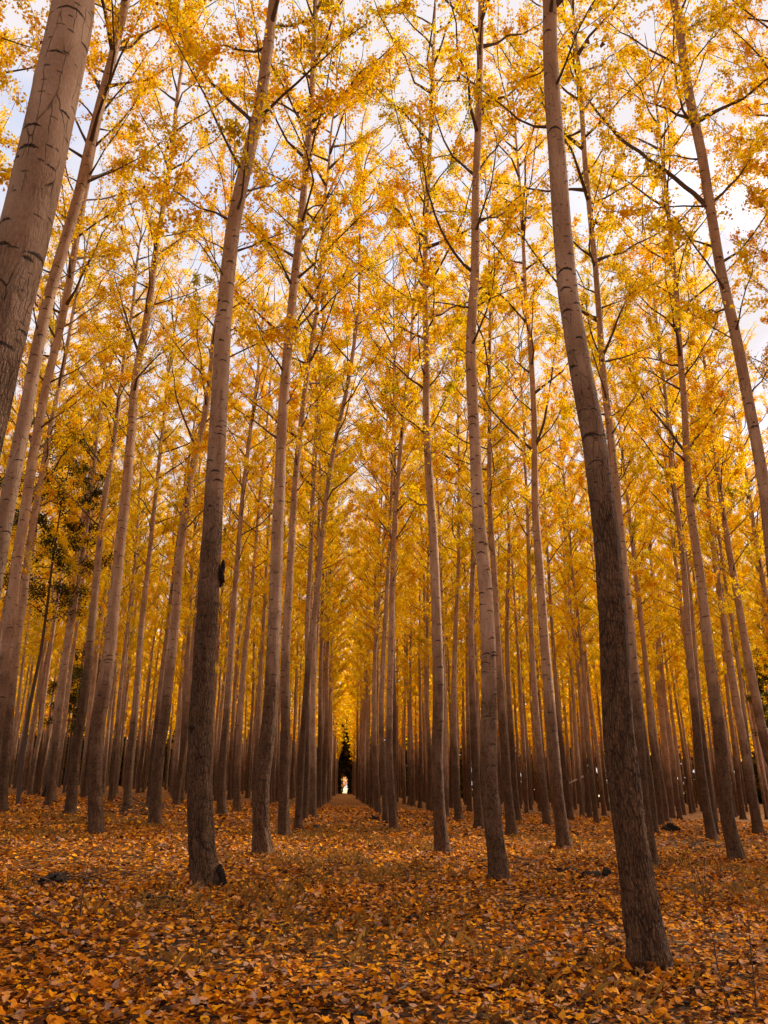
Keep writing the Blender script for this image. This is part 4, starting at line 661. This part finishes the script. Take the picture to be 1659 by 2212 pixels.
NTH = 'first second third fourth fifth sixth seventh eighth ninth tenth eleventh twelfth thirteenth fourteenth fifteenth sixteenth seventeenth eighteenth nineteenth twentieth'.split()
cnt = {}; rowc = {-1: 7, 1: 6}
for i, (d, x, y, _) in enumerate(single):
    side = -1 if -2.6 < x < -0.8 else 1 if 1.4 < x < 3.2 else 0
    if side:
        n = min(rowc[side], 19); rowc[side] += 1
        lab = '%s poplar along the %s side of the path, slender and far' % (NTH[n], 'left' if side < 0 else 'right'); grp = 'far poplars lining the path'
    else:
        k = int(np.searchsorted(mb, bear(x, y)))
        where = 'left of '+MARKS[0][1] if k == 0 else 'right of '+MARKS[-1][1] if k == len(mb) else 'between %s and %s' % (MARKS[k-1][1], MARKS[k][1])
        n = cnt.get(k, 0); cnt[k] = n+1
        if n < 4: lab = ORD[n]+' of the far slender poplars '+where; grp = 'far poplars deep in the stand'
        else: lab = 'far slender poplar deep '+('in the stand ' if k in (0, len(mb)) else '')+where; grp = 'farthest poplars '+where
    fill_tree(i, x, y, lab, grp)
for i, (d, x, y, _) in enumerate(aside):
    fill_tree(700+i, x, y, 'poplar standing beside or behind the viewer, outside the picture', 'poplars outside the picture')

rest += [(150, 2.0, 149.5, True), (158, -1.3, 158.0, True), (166, 1.9, 166.0, True), (171, -1.5, 171.0, True)]
rest += [(240, xx, 236+3*math.sin(xx*2.1), True) for xx in np.arange(-14, 15, 2.3)]        # added row beyond the stand; yellow leaves imitate golden light in the path opening
# far rows that read as one mass
r = np.random.default_rng(31)
TG = Geo(); LP = []; LS = []; LT = []
for d, x, y, _ in rest:
    z0 = float(gz(x, y)); h = r.uniform(26, 31) if y < 200 else r.uniform(8, 10)
    zz = np.array([-0.2, 1.0, 8, 16, h]); ln = r.normal(0, 0.25, 2)
    P = np.stack([x+ln[0]*zz/h, y+ln[1]*zz/h, z0+zz], 1)
    V, F, U, Hh = tube(P, [0.21, 0.17, 0.14, 0.09, 0.02], 6, False, zz); U = U + r.uniform(0, 30, 2); TG.add(V, F, U, Hh)
    n = 380; u = r.random(n); c0 = 1.2 if y > 200 else 6.5 if abs(x) < 2.2 and y > 148 else 9.0; zc = c0 + (h-c0)*u; rr_ = 2.8*np.sin(np.pi*np.clip(0.25+0.75*(1-u), 0, 1))**0.7*np.sqrt(r.random(n)); a = r.uniform(0, 6.28, n)
    LP.append(np.stack([x+rr_*np.cos(a), y+rr_*np.sin(a), z0+zc], 1)); LS.append(r.uniform(0.36, 0.62, n)); LT.append(np.clip(0.48+r.normal(0, .07)+r.normal(0, .13, n), 0.02, .95))
P = np.vstack(LP); S = np.concatenate(LS); T = np.concatenate(LT)
V, F = leaves(P, S, frames(r, len(P)), KITE_V, KITE_F)
o = link(bpy.data.objects.new('distant_poplar_wood', None)); o.empty_display_size = 1
o['kind'] = 'stuff'; o['label'] = 'farthest poplar rows merging into one mass of trunks and leaves'; o['category'] = 'wood'
part('trunk_mass', TG.mesh('trunk_mass', [M_BARK]), o, 'stuff')
part('foliage', mesh_np('foliage', V, F, [M_LEAF], None, None, None, {'tone': np.repeat(T, 2)}, smooth=False), o, 'stuff')

# ---------------------------------------------------------------- green trees among the poplars
def green_tree(x, y, h, z0, rad, n, label, seed, size=(0.12, 0.22), lean=0.0):
    r = np.random.default_rng(seed)
    root = empty('green_tree', x, y); root['label'] = label; root['category'] = 'tree'; root['group'] = 'dark green trees among the poplars'
    zz = np.linspace(-0.2, h, 9); x_ = lean*np.maximum(zz, 0)/h + 0.08*np.sin(zz*0.7+seed)
    g = Geo(); g.add(*tube(np.stack([x_, 0.05*np.cos(zz), zz], 1), 0.11*(1-zz/h*0.85), 10, False, np.clip(zz, 0, 3)))
    limbs = []
    for k in range(34):
        z = z0 + (h-z0-0.5)*k/33; a = 2.4*k+r.normal(0, .4); L = rad*(0.45+0.55*np.sin(np.pi*(0.15+0.75*k/33)))*r.uniform(.7, 1.2); el = R_(r.uniform(-8, 35))
        t = np.linspace(0, 1, 6); d = np.array([np.cos(a)*np.cos(el), np.sin(a)*np.cos(el), np.sin(el)])
        Q = np.array([np.interp(z, zz, x_), 0, z])+t[:, None]*L*d; Q[:, 2] -= 0.12*L*t**2
        limbs.append((Q, 0.028*(1-.8*t))); g.add(*tube(Q, 0.028*(1-.8*t), 5, False, np.zeros(6)))
    part('trunk', g.mesh('trunk', [M_TWIG]), root)
    tw, P, S, T = clothe(limbs, seed, dens=n, size=size, start=0.1, spread=0.15)
    T = np.clip(r.random(len(T))**1.3, 0, 1)
    part('crown', leaf_crown('crown', P, S, T, tw, seed, M_GREEN), root, 'stuff')
for a in GREEN: green_tree(*a)

# dark wood closing the view behind the stand, open at the end of the path
r = np.random.default_rng(77)
n = 60000
x = r.uniform(-125, 125, n); y = r.uniform(178, 196, n)
top = 22 + 5*np.sin(x*0.11) + 3*np.sin(x*0.31+1) + 2*np.sin(x*0.7)
z = top*r.random(n)**1.35
keep = np.ones(n, bool)
keep &= ~((np.abs(x-0.3) < 0.8) & (z < 3.9-1.4*(x-0.3)**2))                   # the opening at the path's end
gap = (np.sin(x*0.23)+np.sin(x*0.61+2)+0.6*np.sin(x*1.7) > 0.75) & (x > 12) & (z < 8)
keep &= ~gap
x, y, z = x[keep], y[keep], z[keep]
m = 16000                                                                          # thick low undergrowth, west and centre
x2 = r.uniform(-110, 14, m); z2 = 9*r.random(m)**1.2; y2 = r.uniform(176, 192, m); k = ~((np.abs(x2-0.3) < 0.8) & (z2 < 3.9-1.4*(x2-0.3)**2)); x = np.r_[x, x2[k]]; y = np.r_[y, y2[k]]; z = np.r_[z, z2[k]]
m = 16000
x2 = r.normal(0.3, 3.0, m); z2 = 15*r.random(m)**1.6; y2 = r.uniform(174, 190, m); k = ~((np.abs(x2-0.3) < 0.8) & (z2 < 3.9-1.4*(x2-0.3)**2)); x = np.r_[x, x2[k]]; y = np.r_[y, y2[k]]; z = np.r_[z, z2[k]]
P = np.stack([x, y, gz(x, y)+z], 1)
S = r.uniform(0.9, 1.7, len(P)); S = np.where((np.abs(P[:, 0]-0.3) < 3.2) & (z < 8), S*0.33, S)
V, F = leaves(P, S, frames(r, len(P)), KITE_V, KITE_F)
o = link(bpy.data.objects.new('far_wood', mesh_np('far_wood', V, F, [M_GREEN], None, None, None, {'tone': np.repeat(np.clip(r.random(len(P))**1.2, 0, 1), 2)}, smooth=False)))
o['kind'] = 'stuff'; o['label'] = 'dark green wood closing the view behind the plantation'; o['category'] = 'wood'

# ---------------------------------------------------------------- leaf litter
def litter_points(r, y0, y1, dens, pad):
    A = []
    ya = np.linspace(y0, y1, 60)
    w0 = -pad + ya*math.tan(YAW-HALF-0.04); w1 = pad + ya*math.tan(YAW+HALF+0.04)
    area = np.trapezoid(w1-w0, ya) if hasattr(np, 'trapezoid') else np.trapz(w1-w0, ya)
    n = int(area*dens); y = np.interp(r.random(n), np.r_[0, np.cumsum((w1-w0)[1:]*np.diff(ya))/np.sum((w1-w0)[1:]*np.diff(ya))], ya)
    x = np.interp(y, ya, w0) + r.random(n)*(np.interp(y, ya, w1)-np.interp(y, ya, w0))
    return x, y
def patchy(x, y):
    return 0.5+0.25*np.sin(1.3*x+0.7*y)+0.25*np.sin(2.1*y-0.9*x+1)+0.2*np.sin(3.7*x+1.1*y+2)
def tones(r, n, x, y):
    t = 0.57 + 0.07*np.sin(0.7*x+1.1*y) + r.normal(0, 0.15, n)
    k = r.random(n); t = np.where(k < 0.17, r.uniform(0.8, 1.0, n), t); t = np.where(k > 0.76, r.uniform(0, 0.32, n), t)
    return np.clip(t, 0, 1)
r = np.random.default_rng(55)
V_ = []; F_ = []; T_ = []; nv = 0; near_leaf = None
for (y0, y1, dens, pad, smin, smax, SV, SF, lift) in ((2.6, 7.0, 680, 1.6, .032, .070, OVATE_V, OVATE_F, .035), (7.0, 13, 340, 1.6, .038, .080, OVATE_V, OVATE_F, .04), (13, 25, 130, 2, .065, .115, KITE_V, KITE_F, .045), (25, 60, 26, 3, .11, .19, KITE_V, KITE_F, .05)):
    x, y = litter_points(r, y0, y1, dens, pad)
    k = r.random(len(x)) < (0.30+0.85*patchy(x, y) if y1 < 14 else 0.45+0.65*patchy(x, y)); x, y = x[k], y[k]; n = len(x)
    fl = np.clip(r.beta(2.4, 1.1, n), 0, 1)
    z = gz(x, y) + 0.012 + lift*r.random(n)**2 + (1-fl)*0.03
    sz = r.uniform(smin, smax, n); tn = tones(r, n, x, y); cu = r.normal(0.15, 0.38, n)
    Fr = frames(r, n, fl); P = np.stack([x, y, z], 1)
    if near_leaf is None:
        ins = (np.abs(np.arctan2(x, y)-YAW) < HALF-0.02) & (y > 3.9)
        idx = np.where(ins)[0]; idx = idx[np.argsort(y[idx]-12*(sz[idx]-0.06)-2*(z[idx]-gz(x[idx], y[idx])))][:300]
        near_leaf = (P[idx], sz[idx], Fr[idx], tn[idx], cu[idx]); m = np.ones(n, bool); m[idx] = False
        P, sz, Fr, tn, cu = P[m], sz[m], Fr[m], tn[m], cu[m]
    V, F = leaves(P, sz, Fr, SV, SF, cu)
    V_.append(V); F_.append(F+nv); nv += len(V); T_.append(np.repeat(tn, len(SF)))
# leaves drifted against the feet of the nearer poplars
for key in ('R','A','r1081','B','C','r956','r1412','l210','r1592','r1218','l333'):
    bx, by = TREES[key]['b']; n = 150; a = r.uniform(0, 6.28, n); q = r.gamma(1.6, 0.09, n); rb = TREES[key]['p'][0][2]*1.25
    x = bx+(rb+q)*np.cos(a); y = by+(rb+q)*np.sin(a); z = gz(x, y)+0.02+0.09*np.exp(-q/0.07)*r.random(n)
    Vq, Fq = leaves(np.stack([x, y, z], 1), r.uniform(.045, .085, n), frames(r, n, r.beta(1.5, 1.2, n)), OVATE_V, OVATE_F, r.normal(.2, .4, n))
    V_.append(Vq); F_.append(Fq+nv); nv += len(Vq); T_.append(np.repeat(tones(r, n, x, y), len(OVATE_F)))
V = np.vstack(V_); F = np.vstack(F_); print('litter tris', len(F))
o = link(bpy.data.objects.new('leaf_litter', mesh_np('leaf_litter', V, F, [M_FALL], None, None, None, {'tone': np.concatenate(T_)}, smooth=False)))
o['kind'] = 'stuff'; o['label'] = 'dense carpet of fallen orange and brown leaves'; o['category'] = 'leaf litter'
LV = []
tq = [0.08, 0.22, 0.4, 0.5, 0.6, 0.7, 0.76, 0.88, 0.98]
for q in tq:
    for c in (-0.25, 0.15, 0.55):
        v, f_ = leaves(np.zeros((1, 3)), np.ones(1), np.eye(3)[None], OVATE_V, OVATE_F, np.array([c]))
        LV.append((q, c, mesh_np('fallen_leaf', v, f_, [M_FALL], None, None, None, {'tone': np.full(len(f_), q)}, smooth=False)))
for p, s, fr, t, c in zip(*near_leaf):
    me = min(LV, key=lambda a: abs(a[0]-t)*4+abs(a[1]-c))[2]
    o = link(bpy.data.objects.new('fallen_leaf', me), ground)
    M = Matrix([[*(fr[0]*s), 0], [*(fr[1]*s), 0], [*(fr[2]*s), 0], [0, 0, 0, 1]]).transposed(); M.translation = Vector(p); o.matrix_world = M

# fine broken twigs in the litter
r = np.random.default_rng(88); TWG = Geo()
x, y = litter_points(r, 3.2, 20, 2.6, 1.5)
for xx, yy in zip(x, y):
    a = r.uniform(0, 6.28); L = r.uniform(.08, .38); d = np.array([np.cos(a), np.sin(a), 0])*L; z0 = float(gz(xx, yy))+r.uniform(.02, .055); q = r.uniform(.002, .006)
    TWG.add(*tube([np.array([xx, yy, z0])-d/2, np.array([xx, yy, z0+r.uniform(-.005, .02)])+r.normal(0, .012, 3), np.array([xx, yy, z0])+d/2+np.array([0, 0, r.uniform(-.01, .03)])], [q, q*.8, q*.4], 4, False))
o = link(bpy.data.objects.new('twig_litter', TWG.mesh('twig_litter', [M_STICK]))); o['kind'] = 'stuff'; o['label'] = 'fine broken twigs scattered among the fallen leaves'; o['category'] = 'twigs'

# dry grass between the leaves
r = np.random.default_rng(66)
BV = []; BT = []
x, y = litter_points(r, 3.5, 30, 12, 1.5)
k = (np.sin(0.8*x+1.7)+np.sin(0.9*y+0.5*x)+0.8*np.sin(1.9*x-1.3*y)) > 0.55; x, y = x[k], y[k]
m = 5; x = np.repeat(x, m)+r.normal(0, 0.10, len(x)*m); y = np.repeat(y, m)+r.normal(0, 0.10, len(y)*m); n = len(x)
h = r.uniform(0.05, 0.17, n); a = r.uniform(0, 6.28, n); ln = r.uniform(0.2, 1.1, n)*h; w = r.uniform(0.0012, 0.0028, n)*(1+y/14)
b0 = np.stack([x, y, gz(x, y)], 1); dr = np.stack([np.cos(a), np.sin(a), 0*a], 1); sd = np.stack([-np.sin(a), np.cos(a), 0*a], 1)
V = np.stack([b0-sd*w[:, None], b0+sd*w[:, None], b0+dr*(ln*0.4)[:, None]+np.c_[0*h, 0*h, h*0.75]+sd*(w*0.7)[:, None], b0+dr*ln[:, None]+np.c_[0*h, 0*h, h]], 1).reshape(-1, 3)
F = (np.array([[0, 1, 2], [0, 2, 3]])[None]+(np.arange(n)*4)[:, None, None]).reshape(-1, 3)
o = link(bpy.data.objects.new('dry_grass', mesh_np('dry_grass', V, F, [M_STRAW], None, None, None, {'tone': np.repeat(r.random(n), 2)}, smooth=False)))
o['kind'] = 'stuff'; o['label'] = 'thin dry straw-coloured grass between the fallen leaves'; o['category'] = 'grass'

# ---------------------------------------------------------------- small things
def blob(c, rad, seed, sub=3, rough=0.35):
    bm = bmesh.new(); bmesh.ops.create_icosphere(bm, subdivisions=sub, radius=1.0)
    r = np.random.default_rng(seed); ph = r.uniform(0, 6.28, (6, 3)); fr = r.uniform(1.5, 6, (6, 3))
    for v in bm.verts:
        p = np.array(v.co); q = 1+rough*sum(math.sin(float(fr[k]@p)+ph[k, 0])/(1.4+k*0.4) for k in range(6))/2
        v.co = Vector((c[0]+p[0]*rad[0]*q, c[1]+p[1]*rad[1]*q, c[2]+p[2]*rad[2]*q))
    me = bpy.data.meshes.new('blob'); bm.to_mesh(me); bm.free()
    for p in me.polygons: p.use_smooth = sub > 2
    return me
def add_blob(name, root, c, rad, seed, m=None, **k):
    me = blob(c, rad, seed, **k); me.materials.append(m or M_DARKWOOD); return part(name, me, root)
ta = tree_obj['A']
add_blob('burl', ta, (-0.125, -0.07, 4.43), (0.07, 0.075, 0.16), 3, sub=4, rough=0.95)
add_blob('basal_knob', ta, (0.165, -0.05, 0.10), (0.085, 0.10, 0.17), 5, sub=4, rough=0.75)
add_blob('branch_stub', ta, (-0.36, -0.145, 2.12), (0.05, 0.04, 0.035), 6, rough=0.5)

def stick(name, pts, rad, label, cat, m=None, sides=6, group=None, wob=0.02, twigs=0, seed=0, lift=0.02):
    r = np.random.default_rng(seed+17)
    P = np.array(pts, float); bx, by = P[0, 0], P[0, 1]; z0 = float(gz(bx, by))
    s = np.r_[0, np.cumsum(np.linalg.norm(np.diff(P, axis=0), axis=1))]; k = max(6, int(s[-1]/0.15)); q = np.linspace(0, s[-1], k)
    Q = np.stack([np.interp(q, s, P[:, j]) for j in range(3)], 1); Q[1:] += r.normal(0, wob, (k-1, 3))*np.array([1, 1, .5])
    Q[:, 2] += gz(Q[:, 0], Q[:, 1])-z0; Q -= np.array([bx, by, 0])
    o = link(bpy.data.objects.new(name, None)) if False else None
    g = Geo(); rr = rad*np.linspace(1, 0.35, k); g.add(*tube(Q, rr, sides, True))
    for _ in range(twigs):
        j = r.integers(1, k-1); d = Q[min(j+1, k-1)]-Q[j-1]; d /= np.linalg.norm(d); d = d+r.normal(0, 0.6, 3); d[2] = abs(d[2])*0.6; L = r.uniform(.15, .45)
        g.add(*tube([Q[j], Q[j]+d*L*.5, Q[j]+d*L+r.normal(0, .03, 3)], [rr[j]*.6, rr[j]*.4, rr[j]*.2], 4, True))
    o = link(bpy.data.objects.new(name, g.mesh(name, [m or M_STICK]))); o.location = (bx, by, z0)
    o['label'] = label; o['category'] = cat
    if group: o['group'] = group
    return o
L_ = 0.03
stick('fallen_stick', [(-3.12, 8.76, L_+.03), (-2.44, 8.02, L_), (-1.91, 7.23, L_)], 0.011, 'long thin dark stick lying slantwise on the leaves at lower left', 'stick', seed=1, twigs=2)
stick('fallen_stick', [(-2.4, 10.44, L_), (-2.1, 10.2, .06), (-1.89, 10.0, L_)], 0.028, 'short thick dark stick on the leaves in front of the burled poplar', 'stick', M_DARKWOOD, seed=2, twigs=3)
stick('fallen_stick', [(3.36, 14.38, L_), (3.68, 14.77, .05)], 0.025, 'short dark stick right of the furrowed poplar foot', 'stick', M_DARKWOOD, seed=3)
stick('fallen_branch', [(7.92, 35.6, .05), (7.88, 32.4, .08), (7.75, 29.8, L_)], 0.03, 'thin fallen branch pointing towards the foot of the Y-forked poplar', 'branch', seed=4, twigs=5)
stick('fallen_stick', [(0.92, 7.92, L_), (0.97, 7.8, .12), (0.91, 7.62, .03)], 0.012, 'small curved dark twig standing up from the leaves, centre foreground', 'stick', seed=5)
stick('fallen_stick', [(-4.31, 12.3, .05), (-4.0, 12.1, .12), (-3.4, 12.2, .04)], 0.018, 'crooked twig sticking out of the dark rotten wood on the left', 'stick', seed=6, twigs=4)
def stem(x, y, h, lean, label, seed, rad=0.006, twigs=5):
    r = np.random.default_rng(seed); a = r.uniform(0, 6.28)
    z = np.linspace(-0.03, h, 9); P = np.stack([lean*z/h+0.02*np.sin(z*5+a)*h, 0.02*np.cos(z*4+a)*h, z], 1)
    g = Geo(); g.add(*tube(P, rad*np.linspace(1, .35, 9), 5, True))
    for _ in range(twigs):
        j = r.integers(3, 8); d = np.array([r.normal(0, .6), r.normal(0, .6), 0.8]); L = h*r.uniform(.15, .4)
        g.add(*tube([P[j], P[j]+d*L*.5, P[j]+d*L*np.array([1, 1, .8])], [rad*.5, rad*.35, rad*.2], 4, True))
    o = link(bpy.data.objects.new('dead_stem', g.mesh('dead_stem', [M_STICK]))); o.location = (x, y, float(gz(x, y)))
    o['label'] = label; o['category'] = 'plant stem'; o['group'] = 'dead plant stems'
for a in ((-2.62, 8.73, 0.62, 0.02, 'bare upright stem standing alone above the long thin stick', 1, .009, 0),
          (2.95, 6.18, 0.75, 0.08, 'tall wispy dead stem in the lower right corner', 2, .006, 6),
          (3.28, 7.44, 0.80, -0.05, 'wispy dead stem right beside the foot of the big foreground poplar', 3, .006, 7),
          (6.29, 14.31, 0.6, 0.05, 'dead stem further back between the big poplar and the right border, left one', 4, .007, 6),
          (6.28, 13.13, 0.7, -0.08, 'branching dead stem near the right border behind the big poplar foot', 5, .007, 9),
          (4.54, 10.71, 0.55, 0.06, 'low dead stem right of the big foreground poplar, half way up its base', 6, .006, 6),
          (7.42, 16.09, 0.6, 0.04, 'dead stem in front of the sturdy broad-V poplar', 7, .007, 6),
          (-3.87, 13.96, 0.45, 0.1, 'small dark tangled stem left of the burled poplar', 8, .008, 8),
          (2.72, 6.01, 0.5, -0.1, 'short thin stem at the bottom edge on the right', 9, .005, 4),
          (0.9, 11.8, 0.4, 0.05, 'small dead stem between the path and the furrowed poplar on the right', 10, .006, 5)): stem(*a)
def wood(x, y, rad, seed, label, name='rotten_log', n=1, cat='log'):
    o = link(bpy.data.objects.new(name, blob((0, 0, rad[2]*0.35), rad, seed, rough=0.6))); o.data.materials.append(M_DARKWOOD)
    o.location = (x, y, float(gz(x, y))); o.rotation_euler = (0, 0, seed*1.3); o['label'] = label; o['category'] = cat
wood(-4.05, 12.1, (0.30, 0.14, 0.10), 1, 'black rotten log half buried in leaves on the left')
wood(4.74, 15.8, (0.16, 0.10, 0.08), 2, 'dark wood chunk left of the big foreground poplar, flat one', cat='wood chunk', name='wood_chunk')
wood(5.02, 15.7, (0.11, 0.09, 0.12), 3, 'dark upright wood chunk next to the big foreground poplar', cat='wood chunk', name='wood_chunk')
wood(16.05, 39.6, (0.50, 0.3, 0.26), 4, 'black debris heap at the foot of a poplar right of the big trunk', cat='debris', name='debris_heap')
wood(0.8, 9.45, (0.16, 0.06, 0.04), 5, 'flat dark piece of bark on the leaves in the centre foreground', cat='bark piece', name='bark_piece')
wood(0.1, 5.75, (0.10, 0.05, 0.035), 6, 'dark piece of bark at the bottom edge near the centre', cat='bark piece', name='bark_piece')
wood(4.5, 16.9, (0.26, 0.09, 0.06), 7, 'low dark log behind the wood chunks on the right')
wood(-0.9, 28.6, (0.16, 0.10, 0.09), 8, 'small black lump beside the path at the left row', cat='debris', name='debris_heap')
wood(1.45, 37.5, (0.3, 0.2, 0.16), 9, 'black debris lump at the right row beside the path', cat='debris', name='debris_heap')
def brush(x, y, w, h, label, seed, n=46):
    r = np.random.default_rng(seed); g = Geo()
    for _ in range(n):
        a = r.uniform(0, 6.28); c = np.r_[r.normal(0, w*.35, 2), 0]; d = np.array([np.cos(a), np.sin(a), r.normal(0.05, 0.35)]); L = r.uniform(.25, .8)*w; z = abs(r.normal(0, h*.5))
        c[2] = z; g.add(*tube([c-d*L*.5, c+r.normal(0, .04, 3), c+d*L*.5], [r.uniform(.008, .02), .01, .004], 4, True))
    V = np.vstack(g.V); V[:, 2] = np.maximum(V[:, 2], -0.01)
    o = link(bpy.data.objects.new('brush_pile', g.mesh('brush_pile', [M_STICK]))); o.location = (x, y, float(gz(x, y))); o['label'] = label; o['category'] = 'brush pile'
brush(11.32, 26.74, 1.1, 0.35, 'loose brown brush pile right of the big foreground poplar', 1)
brush(-8.6, 34.0, 1.4, 0.5, 'dark brush pile between the sturdy dark-barked poplar and the slender one', 2, 60)
brush(-9.4, 39.5, 1.5, 0.5, 'dark brush pile further back on the left, right of the slender poplar', 3, 60)
brush(-3.9, 12.0, 0.8, 0.10, 'scatter of dark twigs around the black rotten log on the left', 4, 26)
brush(3.4, 17.2, 0.9, 0.08, 'scatter of dark twigs behind the furrowed poplar on the right', 5, 22)
# black snag on the left and the broken post with its pale stick
r = np.random.default_rng(3)
o = empty('broken_snag', -19.3, 53.6); g = Geo()
z = np.linspace(-0.2, 3.6, 14); g.add(*tube(np.stack([0.28*np.maximum(z, 0)/1.5+0.05*np.sin(z*2), 0*z, z], 1), np.r_[0.24*np.linspace(1, .75, 11), .13, .06, .015], 10, True, None, 0, 1+r.normal(0, .10, (14, 11))))
o['label'] = 'black broken snag leaning against a poplar on the far left'; o['category'] = 'snag'
part('stump', g.mesh('stump', [M_DARKWOOD]), o)
o = empty('broken_post', 24.2, 80.0); g = Geo(); z = np.linspace(-0.2, 4.2, 9)
g.add(*tube(np.stack([0.05*np.sin(z), 0*z, z], 1), np.r_[0.10*np.ones(7), .09, .02], 8, True)); part('post', g.mesh('post', [M_DARKWOOD]), o)
g = Geo(); g.add(*tube([(0.1, -0.12, 3.4), (-1.0, -0.15, 2.95), (-2.1, -0.2, 2.5)], [.11, .09, .05], 6, True)); part('leaning_stick', g.mesh('leaning_stick', [M_PALESTICK]), o)
o['label'] = 'dark broken post holding up a short pale stick, far right of centre'; o['category'] = 'post'
#print('TRIS', sum(len(m.loop_triangles) or (m.calc_loop_triangles() or len(m.loop_triangles)) for m in bpy.data.meshes))
